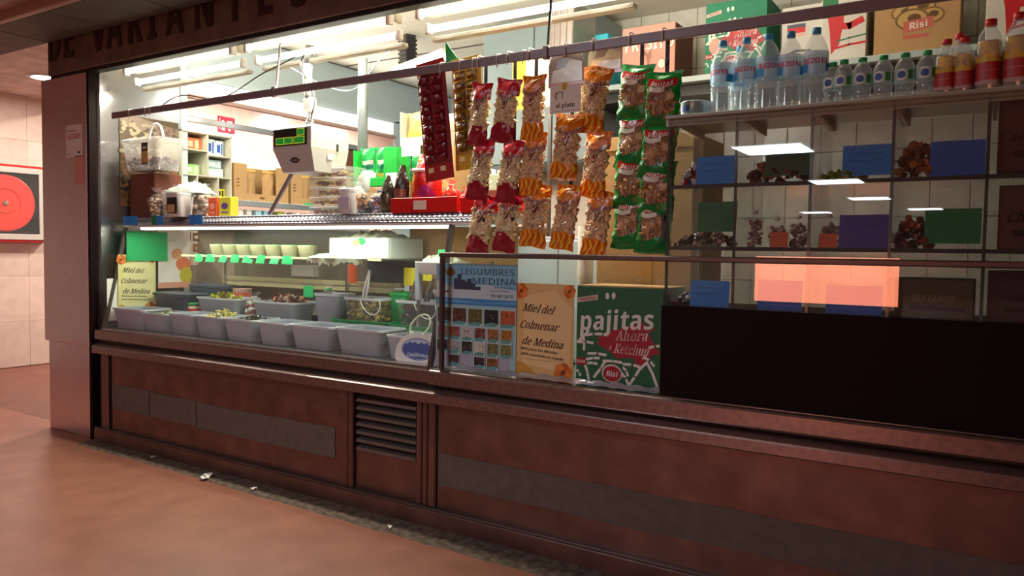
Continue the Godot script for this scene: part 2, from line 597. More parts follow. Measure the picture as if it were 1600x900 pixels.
func build_corridor() -> void:
	var w := struct("wall_left", "cream tiled wall of the passage with the hose cabinet", slab(-8.9, -0.1, -8, -8.712, 3.4, 26), M.grout)
	var mats := []
	for k in 3:
		var m: StandardMaterial3D = M.tile_cream.duplicate()
		m.albedo_color = m.albedo_color * [1.0, 0.975, 0.95][k]
		mats.append(m)
	for i in 20:
		for j in 7:
			var z := 0.75 - i * 0.32
			part("tile", bx(Vector3(-8.708, 0.245 + j * 0.477, z), Vector3(0.014, 0.475, 0.318), 0.002), mats[rng.randi() % 3], w)
	struct("ceiling_corridor", "pale ceiling of the side passage", slab(-9, 2.85, -1.9, -5.1, 3.0, 0.045), M.corridor_ceiling)
	struct("ceiling_passage", "higher pale ceiling deeper in the side passage", slab(-9, 3.35, -8, -5.1, 3.5, 0.0), M.corridor_ceiling)
	struct("trim_7", "drop face where the passage ceiling rises", slab(-8.9, 2.85, -1.95, -5.1, 3.35, -1.9), M.corridor_ceiling)
	struct("wall_corridor_end", "plain wall at the end of the side passage", slab(-9, 0, -8.2, 4.4, 3.2, -8), M.wall)
	var c := thing("fire_hose_cabinet", "red framed fire hose cabinet on the cream tiled wall", "fire hose", Vector3(-8.7, 1.72, -1.08))
	var X := Transform3D(Basis(Vector3(0, 0, -1), Vector3.UP, Vector3(1, 0, 0)), Vector3.ZERO)   # local x runs along -z of the wall, z stands off the wall
	var mb := MB.new()
	mb.xf = X
	for b in [[0.0, 0.385, 0.80, 0.03], [0.0, -0.385, 0.80, 0.03], [-0.385, 0.0, 0.03, 0.80], [0.385, 0.0, 0.03, 0.80]]:
		mb.box(Vector3(b[0], b[1], 0.045), Vector3(b[2], b[3], 0.09), 0.004)
	part("box", mb, M.red, c)
	mb = MB.new()
	mb.xf = X
	mb.box(Vector3(0, 0, 0.008), Vector3(0.76, 0.76, 0.012))
	part("back_plate", mb, sm(Color("241a1a"), 0.3), c)
	mb = MB.new()
	mb.xf = X
	for b in [[0.0, 0.345, 0.75, 0.06], [0.0, -0.345, 0.75, 0.06], [-0.345, 0.0, 0.06, 0.64], [0.345, 0.0, 0.06, 0.64]]:
		mb.box(Vector3(b[0], b[1], 0.095), Vector3(b[2], b[3], 0.014), 0.004)
	part("door_frame", mb, sm(Color("d6d2ca"), 0.35, 0.4), c)
	mb = MB.new()
	mb.xf = X * Transform3D(Basis(Vector3.RIGHT, PI / 2), Vector3(0, 0, 0.02))
	mb.lathe(Vector3.ZERO, [[0.0, 0.0], [0.292, 0.0], [0.292, 0.045], [0.28, 0.052], [0.15, 0.052], [0.145, 0.044], [0.11, 0.044], [0.105, 0.05], [0.0, 0.05]], 48)
	var reel := part("reel", mb, sm(Color("d63a2c"), 0.35), c)
	mb = MB.new()
	mb.xf = X * Transform3D(Basis(Vector3.BACK, PI / 4), Vector3(0, 0, 0.075))
	mb.box(Vector3.ZERO, Vector3(0.045, 0.045, 0.02), 0.006)
	part("hub", mb, M.chrome, reel)
	mb = MB.new()
	mb.xf = X
	mb.box(Vector3(0, 0, 0.097), Vector3(0.63, 0.63, 0.004))
	part("glass", mb, M.glass, c)
	mb = MB.new()
	mb.xf = X
	for y in [-0.23, 0.23]:
		mb.box(Vector3(0.388, y, 0.098), Vector3(0.022, 0.05, 0.016), 0.003)
	part("hinge", mb, M.chrome, c)
	# round downlights of the passage; the deeper two are added to brighten the wall
	var k := 0
	for z in [-0.93, -3.3, -5.6]:
		var d := thing("downlight", ["round white downlight in passage ceiling beside the pillar", "added unseen downlight farther along the passage ceiling", "added unseen downlight deepest in the passage"][k], "downlight", Vector3(-7.5, 2.85 if k == 0 else 3.35, z), 0.0, "passage downlights")
		mb = MB.new(true)
		mb.lathe(Vector3.ZERO, [[0.16, 0.0], [0.155, -0.012], [0.12, -0.014]], 28)
		part("ring", mb, M.white, d)
		mb = MB.new(true)
		mb.lathe(Vector3.ZERO, [[0.0, -0.012], [0.12, -0.012]], 28)
		part("light_disc", mb, M.panel_glow, d)
		area(d, Vector3(0, -0.03, 0), Vector2(0.22, 0.22), [5.0, 16.0, 16.0][k], Color(1.0, 0.93, 0.88))
		k += 1
	# pictogram sign high on the passage wall
	var e := thing("fire_sign", "small red pictogram sign on pink wall above the pigeonholes", "sign", Vector3(-8.69, 2.92, -3.8))
	mb = MB.new()
	mb.xf = X
	mb.box(Vector3(0, 0, 0.004), Vector3(0.26, 0.2, 0.008))
	part("plate", mb, sm(Color("e21a3c"), 0.5), e)
	mb = MB.new()
	mb.xf = X * Transform3D(Basis(), Vector3(0, 0, 0.0085))
	var wh := Color("f8ece8")
	mb.rect(-0.11, -0.07, -0.1, 0.07, wh)
	mb.disc(-0.055, 0.01, 0.032, 0.04, wh, 14)
	mb.rect(-0.075, -0.08, -0.03, -0.03, wh)
	mb.shape([Vector2(0.01, 0.05), Vector2(0.09, 0.05), Vector2(0.09, 0.02), Vector2(0.06, 0.02), Vector2(0.06, -0.08), Vector2(0.03, -0.08), Vector2(0.03, 0.02), Vector2(0.01, 0.02)], wh)
	part("print", mb, M.ink, e)


# ---------------------------------------------------------------- stall shell: pillar, sign, walls
func build_stall_shell() -> void:
	var p := struct("pillar", "purple-brown clad pillar at the corner of the stall", slab(-5.67, 0.625, -0.62, -5.09, 2.44, 0.015, 0.008), M.pillar, "pillar")
	part("base_cladding", slab(-5.645, 0, -0.6, -5.1, 0.63, -0.002, 0.004), M.pillar, p)
	part("edge_post", slab(-5.088, 0, -0.03, -5.06, 2.44, 0.02, 0.003), M.film, p)
	var st := thing("sticker", "white notice sticker with magenta lettering on the pillar", "sticker", Vector3(-5.245, 1.995, 0.0165))
	part("paper", bx(Vector3.ZERO, Vector3(0.20, 0.215, 0.001)), M.white, st)
	var mb := MB.new()
	mb.xf.origin.z = 0.0006
	write(mb, "AYUNTAMIENTO", -0.03, 0.068, 0.012, Color("a04a78"), "sansbold")
	write(mb, "GETAFE", 0.0, 0.03, 0.036, Color("c2185b"), "sansbold", 0.0, 0.95)
	mb.rect(0.045, -0.085, 0.075, -0.07, Color("4a3a48"))
	mb.rect(-0.08, -0.088, -0.055, -0.08, Color("a090a0"))
	part("print", mb, M.ink_matte, st)
	solo("note", "blank pink paper note below the white pillar sticker", "note", bx(Vector3.ZERO, Vector3(0.105, 0.19, 0.001)), sm(Color("d79a8e"), 0.8), Vector3(-5.185, 1.80, 0.0165))
	# shop sign
	var s := thing("shop_sign", "brown fascia board with dark raised letters over the stall", "sign", Vector3(-2.0, 2.45, 0))
	part("board", slab(-3.54, 0.005, -0.05, 3.6, 0.45, 0.03, 0.004), M.sign, s)
	part("edge_strip", slab(-3.54, -0.018, -0.05, 3.6, 0.006, 0.015, 0.003), M.black, s)
	var t := "DE VARIANTES"
	var xs := [-5.45, -5.27, 0, -4.91, -4.73, -4.52, -4.33, -4.11, -3.84, -3.57, -3.33, -3.06]
	for i in t.length():
		if t[i] == " ":
			continue
		var m := MB.new()
		var f := letters(t[i], "sansbold")
		for q in range(0, f.size(), 3):
			var v := [f[q], f[q + 1], f[q + 2]]
			for k in 3:
				v[k] = Vector3(v[k].x * 0.19, v[k].y * 0.25, 0.008)
			m.poly(v, Vector3.BACK)
			var back := Vector3(0, 0, -0.008)
			for k in 3:
				var a: Vector3 = v[k]
				var b: Vector3 = v[(k + 1) % 3]
				m.poly([a, b, b + back, a + back], (b - a).cross(back))
		var o := part("letter", m, M.letter, s)
		o.position = Vector3(xs[i] + 2.0, 0.205 - 0.01 * clampf((xs[i] + 3.1) / 2.0, -1.0, 0.0), 0.0305)
	# walls of the stall
	struct("wall_stall_side", "stainless lined inner side wall next to the pillar", slab(-5.09, 0, -0.645, -5.05, 2.95, -0.05), M.steel)
	struct("post_1", "slim grey post where the side opening begins", slab(-5.08, 0.7, -0.69, -5.03, 2.95, -0.645, 0.004), M.blue_grey, "post")
	struct("wall_stall_upper", "pale blue-grey panel above the side opening", slab(-5.09, 2.545, -3.9, -5.05, 2.98, -0.65), M.blue_grey)
	struct("trim_3", "narrow seam strip along the upper side panel", slab(-5.052, 2.942, -3.9, -5.04, 2.956, -0.65), M.steel_dark)
	struct("trim_4", "pinkish edging below the light band of the side opening", slab(-5.09, 2.395, -3.0, -5.045, 2.418, -0.65), M.trim)
	struct("wall_stall_low", "low side wall under the side opening", slab(-5.4, 0, -3.0, -5.05, 1.45, -0.7), M.low_wall)
	struct("wall_stall_rear", "side wall past the opening at the rear of the stall", slab(-5.09, 0, -3.95, -5.05, 2.56, -3.0), M.blue_grey)
	struct("ceiling_stall", "cream ceiling inside the stall", slab(-5.09, 2.95, -3.95, 1.7, 3.2, 0.02), M.stall_ceiling)
	struct("wall_stall_back", "rear wall of the deep part of the stall", slab(-5.1, 0, -4.0, -3.4, 3.0, -3.9), M.blue_grey)
	struct("wall_stall_return", "short wall between deep rear and tiled back wall", slab(-3.42, 0, -3.95, -3.36, 3.0, -2.25), M.blue_grey)
	var b := struct("wall_back", "white tiled back wall of the stall", slab(-3.4, 0, -2.4, 1.7, 3.0, -2.262), M.grout)
	for i in 17:
		for j in 10:
			part("tile", bx(Vector3(-2.46 + i * 0.202, 1.03 + j * 0.202, -2.256), Vector3(0.199, 0.199, 0.014), 0.003), M.tile_white, b)
	struct("wall_stall_right", "plain wall closing the stall off frame", slab(1.6, 0, -2.4, 1.7, 3.0, 0.0), M.cream)
	struct("trim_5", "grey bar running along the side opening", slab(-5.06, 2.215, -3.0, -5.035, 2.258, -0.67, 0.004), M.steel, "bar")
	struct("trim_6", "dark seam across the stall ceiling boards", slab(-5.05, 2.944, -2.3, -3.4, 2.952, -2.285), M.steel_dark)
	# long lamps above the side opening
	for k in 2:
		var l := thing("light_batten", ["white light batten over side opening beside the post", "second white light batten over side opening, deeper in"][k], "light", Vector3(-5.05, 2.48, -1.23 - k * 1.15), 0.0, "side opening lights")
		part("housing", slab(-0.045, -0.06, -0.57, 0.0, 0.06, 0.57, 0.004), M.white, l)
		part("light_diffuser", slab(0.0, -0.055, -0.565, 0.02, 0.055, 0.565, 0.004), glow(Color(1.0, 0.98, 0.95), 1.6), l)
		area(l, Vector3(0.03, 0, 0), Vector2(1.12, 0.11), 1.2, Color(1.0, 0.97, 0.92), Vector3.RIGHT)
		area(l, Vector3(-0.02, -0.075, 0), Vector2(0.04, 1.12), 1.2, Color(1.0, 0.97, 0.92))


# ---------------------------------------------------------------- counter
func build_counter() -> void:
	var c := thing("counter", "long brown metal shop counter with louvred vent", "counter")
	part("carcass", slab(-5.03, 0.01, -0.72, 1.59, 0.66, -0.075), M.black, c)
	part("plinth", slab(-5.03, 0, -0.06, 1.59, 0.083, 0.028, 0.004), M.panel, c)
	part("plinth_edge", slab(-5.03, 0.083, -0.06, 1.59, 0.094, 0.024, 0.003), M.steel_dark, c)
	part("corner_stile", slab(-4.985, 0.09, -0.06, -4.905, 0.6, 0.0, 0.004), M.panel, c)
	part("panel", slab(-4.875, 0.094, -0.06, -2.795, 0.6, -0.012), M.panel, c)
	part("panel", slab(-2.178, 0.094, -0.06, 1.59, 0.6, -0.012), M.panel, c)
	for x in [[-2.795, 0.05], [-2.742, 0.032], [-2.30, 0.034], [-2.262, 0.03], [-2.228, 0.046]]:
		part("stile", slab(x[0], 0.09, -0.06, x[0] + x[1], 0.6, 0.002, 0.006), M.panel, c)
	part("vent_panel", slab(-2.705, 0.09, -0.06, -2.302, 0.285, -0.02), M.panel, c)
	for k in 7:
		var mb := MB.new()
		var y := 0.555 - k * 0.041
		mb.extrude([Vector3(-2.695, y + 0.012, -0.06), Vector3(-2.695, y + 0.014, -0.055), Vector3(-2.695, y - 0.006, -0.012), Vector3(-2.695, y - 0.02, -0.008), Vector3(-2.695, y - 0.021, -0.013), Vector3(-2.695, y - 0.008, -0.02)], Vector3(0.385, 0, 0))
		part("slat", mb, M.slat, c)
	part("vent_panel", slab(-2.705, 0.575, -0.06, -2.302, 0.6, -0.02), M.panel, c)
	# repair strips glued over the panels
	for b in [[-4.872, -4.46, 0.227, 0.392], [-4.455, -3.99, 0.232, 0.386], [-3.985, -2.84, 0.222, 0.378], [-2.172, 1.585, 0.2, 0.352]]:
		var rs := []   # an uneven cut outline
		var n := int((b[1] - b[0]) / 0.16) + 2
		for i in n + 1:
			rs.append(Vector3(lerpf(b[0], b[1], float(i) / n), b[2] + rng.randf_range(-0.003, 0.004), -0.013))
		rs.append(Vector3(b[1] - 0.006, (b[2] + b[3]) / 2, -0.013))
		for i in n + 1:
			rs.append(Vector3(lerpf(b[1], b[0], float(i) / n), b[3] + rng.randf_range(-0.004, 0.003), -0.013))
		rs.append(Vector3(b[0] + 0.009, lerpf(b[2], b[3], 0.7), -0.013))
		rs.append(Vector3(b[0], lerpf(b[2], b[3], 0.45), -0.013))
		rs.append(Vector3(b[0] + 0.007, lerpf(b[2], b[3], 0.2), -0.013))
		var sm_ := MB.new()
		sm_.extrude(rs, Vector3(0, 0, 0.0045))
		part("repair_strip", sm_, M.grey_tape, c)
	var lg := MB.new()
	var pr := []
	for q in [[-0.07, 0.588], [0.03, 0.588], [0.034, 0.592], [0.034, 0.63], [0.032, 0.636], [0.012, 0.651], [-0.01, 0.6615], [-0.07, 0.664]]:
		pr.append(Vector3(-5.03, q[1], q[0]))
	lg.extrude(pr, Vector3(6.62, 0, 0))
	part("ledge", lg, M.ledge, c)
	part("recess", slab(-5.03, 0.6, -0.7, 1.59, 0.69, -0.012), M.black, c)
	var lip := MB.new()
	pr = []
	for q in [[-0.72, 0.676], [0.008, 0.676], [0.014, 0.682], [0.014, 0.735], [0.008, 0.742], [-0.72, 0.742]]:
		pr.append(Vector3(-5.03, q[1], q[0]))
	lip.extrude(pr, Vector3(2.83, 0, 0))
	part("lip", lip, M.ledge, c)
	lip = MB.new()
	pr = []
	for q in [[-0.72, 0.676], [0.03, 0.676], [0.036, 0.682], [0.036, 0.735], [0.031, 0.742], [0.024, 0.746], [-0.72, 0.748]]:
		pr.append(Vector3(-2.2, q[1], q[0]))
	lip.extrude(pr, Vector3(3.79, 0, 0))
	part("lip", lip, M.ledge, c)
	part("worktop", slab(-2.2, 0.747, -0.72, 1.59, 0.751, 0.022, 0.001), M.steel, c)


# ---------------------------------------------------------------- refrigerated display case
func build_display_case() -> void:
	var c := thing("refrigerated_display_case", "refrigerated glass display case full of plastic tubs", "display case", Vector3(-3.52, 0.742, 0))
	part("deck", slab(-1.46, 0, -0.72, 1.315, 0.014, -0.004, 0.002), M.steel, c)
	part("step", slab(-1.4, 0.014, -0.7, 1.3, 0.108, -0.28, 0.004), M.steel, c)
	part("back_step", slab(-1.4, 0.108, -0.7, 1.3, 0.15, -0.5, 0.004), M.steel, c)
	# the slanted front glass and its end posts
	var g := MB.new()
	g.extrude([Vector3(-1.43, 0.014, 0.0), Vector3(-1.43, 0.69, -0.165), Vector3(-1.43, 0.69, -0.171), Vector3(-1.43, 0.014, -0.006)], Vector3(2.72, 0, 0))
	part("front_glass", g, M.glass, c)
	for x in [-1.45, 1.285]:
		var m := MB.new()
		m.extrude([Vector3(x, 0.01, 0.004), Vector3(x, 0.7, -0.16), Vector3(x, 0.7, -0.185), Vector3(x, 0.01, -0.022)], Vector3(0.02, 0, 0))
		part("end_post", m, M.steel_dark, c)
	part("end_glass", slab(-1.445, 0.014, -0.7, -1.438, 0.69, -0.19), M.glass_smoke, c)
	var emb: StandardMaterial3D = M.steel.duplicate()
	emb.roughness_texture = null
	emb.roughness = 0.3
	emb.albedo_color = Color("8c8c98")
	emb.normal_enabled = true
	emb.normal_texture = stamped()
	emb.normal_scale = 1.6
	emb.uv1_scale = Vector3.ONE * 16.0
	var tf := MB.new()
	tf.extrude([Vector3(-1.38, 0.693, -0.156), Vector3(-1.38, 0.698, -0.154), Vector3(-1.38, 0.744, -0.2), Vector3(-1.38, 0.748, -0.21), Vector3(-1.38, 0.693, -0.21)], Vector3(2.84, 0, 0))
	part("top_front", tf, emb, c)
	part("top", slab(-1.38, 0.70, -0.72, 1.46, 0.742, -0.2), M.steel, c)
	part("top_edge", slab(-1.45, 0.68, -0.2, 1.46, 0.693, -0.156, 0.003), M.white, c)
	var l := part("light_tube", slab(-1.3, 0.665, -0.215, 1.28, 0.68, -0.18, 0.006), glow(Color(0.97, 1.0, 0.93), 4.0), c)
	area(c, Vector3(-0.01, 0.655, -0.195), Vector2(2.56, 0.03), 1.05, Color(0.95, 1.0, 0.9))
	part("hinge", slab(1.39, 0.53, -0.24, 1.47, 0.69, -0.16, 0.015), M.grey_plastic, c)
	part("shelf", slab(-0.98, 0.497, -0.62, 1.3, 0.505, -0.27, 0.001), M.glass, c)
	part("shelf_edge", slab(-0.98, 0.495, -0.272, 0.75, 0.507, -0.266), sm(Color("e6e2b4"), 0.4), c)
	for x in [-0.95, 0.2, 1.25]:
		part("shelf_bracket", slab(x, 0.3, -0.58, x + 0.015, 0.5, -0.56), M.steel, c)
	for y in [0.30, 0.335]:
		part("door_track", slab(-0.95, y, -0.62, 0.62, y + 0.026, -0.58, 0.004), M.wood, c)
	part("back_panel", slab(-1.42, 0.1, -0.72, 1.3, 0.30, -0.70), M.low_wall, c)
	part("sliding_door", slab(-0.95, 0.36, -0.66, 0.3, 0.69, -0.655), M.glass_back, c)
	part("back_sheet", slab(0.62, 0.30, -0.7, 1.42, 0.69, -0.66), M.card, c)


func stamped() -> ImageTexture:   # rows of small stamped dimples
	var im := Image.create(64, 64, false, Image.FORMAT_RGBA8)
	for y in 64:
		for x in 64:
			var u := fposmod(x + (16.0 if (y / 32) % 2 else 0.0), 32.0) - 16.0
			var v := fposmod(y, 32.0) - 16.0
			var d := sqrt(u * u + v * v)
			var h := clampf(1.0 - d / 13.0, 0.0, 1.0)
			im.set_pixel(x, y, Color(h, h, h))
	im.bump_map_to_normal_map(10.0)
	return ImageTexture.create_from_image(im)


# ---------------------------------------------------------------- glazed showcase for sweets
func build_showcase() -> void:
	var c := thing("glass_showcase", "tall glazed showcase with sweet compartments and black lower front", "showcase", Vector3(0, 0.751, 0))
	part("front_glass", slab(-1.08, 0.01, -0.012, 1.58, 1.06, -0.006), M.glass_smoke, c)
	part("black_front", slab(-1.085, 0.0, -0.004, 1.58, 0.348, 0.006, 0.001), M.film, c)
	part("dimming_pane", slab(-1.07, 0.345, -0.41, 1.58, 1.06, -0.402), M.glass_back, c)  # tinted pane added to dim the bright wall behind the sweets
	part("floor_tray", slab(-1.07, 0.33, -0.4, 1.58, 0.345, -0.014), M.film, c)
	for y in [0.567, 0.80]:
		part("shelf", slab(-1.07, y, -0.4, 1.58, y + 0.008, -0.016), M.glass_smoke, c)
		part("shelf_edge", slab(-1.07, y - 0.004, -0.02, 1.58, y + 0.01, -0.013), M.black, c)
	part("top", slab(-1.09, 1.062, -0.42, 1.59, 1.075, 0.0, 0.002), M.shelf_glass, c)
	part("top_rail", slab(-1.09, 1.035, -0.02, 1.59, 1.062, -0.012), sm(Color("b9b79a"), 0.35), c)
	for x in [-1.076, -0.818, -0.557, -0.301, -0.034, 0.235, 0.5]:
		part("divider", slab(x - 0.003, 0.345, -0.4, x + 0.003, 1.06, -0.016), M.glass_smoke, c)
		part("divider_edge", slab(x - 0.005, 0.345, -0.019, x + 0.005, 1.062, -0.013), M.glass_edge, c)
		var b := MB.new()
		b.extrude([Vector3(x + 0.006, 1.06, -0.03), Vector3(x + 0.006, 1.06, -0.38), Vector3(x + 0.006, 1.03, -0.38), Vector3(x + 0.006, 1.045, -0.03)], Vector3(0.01, 0, 0))
		part("bracket", b, M.cream, c)
	# anodised rail in front of the glass with its corner post
	var r := thing("front_rail", "slim brown metal rail frame standing along the counter front", "rail", Vector3(0, 0.751, 0))
	part("rail", slab(-2.15, 0.518, 0.008, 1.58, 0.54, 0.032, 0.004), M.rail, r)
	part("post", slab(-2.15, 0, 0.006, -2.128, 0.518, 0.028, 0.004), M.rail, r)


# ---------------------------------------------------------------- bare fluorescent fittings under the sign
func build_tubes() -> void:
	var k := 0
	for x in [[-4.88, -3.78], [-3.68, -2.58], [-2.42, -1.32]]:
		var w: float = x[1] - x[0]
		var t := thing("fluorescent_fitting", ["bare twin fluorescent fitting next to the pillar", "bare twin fluorescent fitting above the hanging scale", "bare twin fluorescent fitting above the red popcorn bags"][k], "light fitting", Vector3((x[0] + x[1]) / 2.0, 2.43, -0.2), 0.0, "fluorescent fittings under the sign")
		part("batten", bx(Vector3(0, 0.03, 0.02), Vector3(w, 0.045, 0.05), 0.004), M.cream, t)
		part("lower_batten", bx(Vector3(0, -0.085, -0.05), Vector3(w * 0.98, 0.024, 0.04), 0.004), M.cream, t)
		for s in [[0.01, 0.075], [-0.045, 0.0]]:
			var m := MB.new(true)
			m.tube([Vector3(-w / 2 + 0.03, s[0], s[1]), Vector3(w / 2 - 0.03, s[0], s[1])], 0.017, 12)
			part("light_tube", m, M.tube_glow, t)
			for e in [-1, 1]:
				part("lamp_holder", bx(Vector3(e * (w / 2 - 0.015), s[0], s[1]), Vector3(0.028, 0.055, 0.042), 0.006), M.white_plastic, t)
		area(t, Vector3(0, -0.1, 0.0), Vector2(w - 0.08, 0.06), 2.1, Color(1.0, 0.98, 0.9))
		area(t, Vector3(0, -0.01, -0.09), Vector2(w - 0.08, 0.05), 1.2, Color(1.0, 0.98, 0.9), Vector3(0, 0.3, -1))
		area(t, Vector3(0, 0.07, 0.03), Vector2(w - 0.08, 0.06), 6.0 if k == 2 else 0.6, Color(1.0, 0.98, 0.9), Vector3.UP)
		k += 1
	# the lamp deeper in the stall, seen past the rail
	var f := thing("ceiling_lamp", "slim ceiling lamp with dark ribbed hanger deep in the stall", "light fitting", Vector3(-3.72, 2.7, -1.75), -0.35)
	part("housing", bx(Vector3(0, 0.02, 0), Vector3(0.75, 0.03, 0.11), 0.006), M.white, f)
	part("light_diffuser", bx(Vector3(0, -0.006, 0), Vector3(0.73, 0.022, 0.1), 0.006), M.tube_glow, f)
	area(f, Vector3(0, -0.03, 0), Vector2(0.72, 0.09), 2.5, Color(1.0, 0.98, 0.93))
	for e in 6:
		part("hanger_rib", bx(Vector3(-0.2, 0.05 + e * 0.032, 0), Vector3(0.13, 0.018, 0.1), 0.004), M.dark_plastic, f)
	part("hanger", bx(Vector3(-0.2, 0.14, 0), Vector3(0.11, 0.22, 0.08)), M.dark_plastic, f)


# ---------------------------------------------------------------- the hanging bar
func build_rail() -> void:
	var b := thing("hanging_bar", "long flat grey bar carrying the snack bags", "bar", Vector3(0, 2.13, 0))
	part("bar", slab(-4.82, -0.02, -0.008, 1.4, 0.02, 0.006, 0.003), M.bar, b)
	for x in [-3.29, -1.62, 0.7]:
		var m := MB.new()
		m.tube([Vector3(x, 0.02, -0.012), Vector3(x, 0.27, -0.04)], 0.006, 8)
		part("hanger_rod", m, M.white if x < -2 else M.dark_plastic, b)
		part("clamp", bx(Vector3(x, 0.0, 0.0), Vector3(0.03, 0.055, 0.03), 0.005), M.bar, b)
	for x in [-4.62, -4.45, -4.4, -2.17, -2.06, -1.99, -1.86, -1.73]:
		var m := MB.new()
		m.tube([Vector3(x, -0.035, 0.009), Vector3(x, 0.022, 0.01), Vector3(x + 0.004, 0.026, -0.012)], 0.0025, 5)
		part("tie", m, M.white_plastic, b)
	# loose cable looping between bar and fittings
	var m2 := MB.new(true)
	var pts := []
	for i in 25:
		var u := i / 24.0
		pts.append(Vector3(lerpf(-4.35, -3.3, u), 2.15 + 0.06 * sin(u * 9.0) * (1.0 - u) + 0.2 * u * u, lerpf(-0.03, -0.15, u)))
	m2.tube(pts, 0.0035, 6)
	solo("cable", "thin black cable sagging above the bar beside the scale", "cable", m2, M.dark_plastic)
	pts = []
	for i in 25:
		var u := i / 24.0
		pts.append(Vector3(lerpf(-3.55, -2.62, u), 2.42 - 0.2 * sin(u * PI) * (1.0 - 0.5 * u) - 0.06, -0.35 - 0.1 * sin(u * 5.0)))
	m2 = MB.new(true)
	m2.tube(pts, 0.0035, 6)
	solo("cable", "pale looped cable hanging below the fitting above the scale", "cable", m2, M.grey_plastic)
	var p := MB.new(true)
	p.lathe(Vector3.ZERO, [[0.0, 0.0], [0.03, 0.0], [0.03, 0.935], [0.026, 0.945], [0.0, 0.945]], 16)
	solo("pole", "upright grey metal pole rising from behind the green snack carton", "pole", p, sm(Color("8c9494"), 0.35, 0.6), Vector3(-3.22, 1.486, -0.6))


# ---------------------------------------------------------------- snack bags
func bag_point(w: float, h: float, t: float, u: float, v: float, side: float, ph: float) -> Vector3:
	var full := pow(maxf(sin(PI * clampf(u, 0.0, 1.0)), 0.0), 0.7) * pow(maxf(sin(PI * clampf((v - 0.06) / 0.88, 0.0, 1.0)), 0.0), 0.45)
	var x := (u - 0.5) * w * (1.0 - 0.09 * sin(PI * v)) + 0.0025 * sin(v * 31.0 + ph) * (1.0 if u > 0.5 else -1.0)
	var z := side * (t * full + 0.0007) + 0.0035 * sin(u * 9.0 + v * 14.0 + ph) * (0.4 + full) + 0.004 * sin(v * 5.0 + ph)
	return Vector3(x, -v * h + 0.003 * sin(u * 7.0 + ph), z)


func bag_piece(w: float, h: float, t: float, v0: float, v1: float, ph: float, c: Color, wave := 0.0, nv := 10) -> MB:
	var mb := MB.new(true)
	mb.ink(c)
	for side in [1.0, -1.0]:
		mb.sheet(16, nv, func(u: float, v: float) -> Vector3:
			var uu := u if side > 0 else 1.0 - u
			var a := v0 + (wave * sin(uu * TAU) if v0 > 0.0 else 0.0)
			var b := v1 + (wave * sin(uu * TAU) if v1 < 1.0 else 0.0)
			return bag_point(w, h, t, uu, lerpf(a, b, v), side, ph))
	return mb


func on_bag(mb: MB, faces: PackedVector3Array, w: float, h: float, t: float, ph: float, at: Vector2, size: float, c: Color, lift: float, bend := 0.0, slant := 0.25) -> void:   # lettering that follows the front of a bag
	mb.ink(c)
	for i in range(0, faces.size(), 3):
		var q := []
		for k in 3:
			var f := faces[i + k] * size
			var x := at.x + f.x + f.y * slant
			var y := at.y + f.y + bend * x * x
			var p := bag_point(w, h, t, 0.5 + x / w, -y / h, 1.0, ph)
			q.append(p + Vector3(0, 0, lift))
		mb.poly(q, Vector3.BACK)


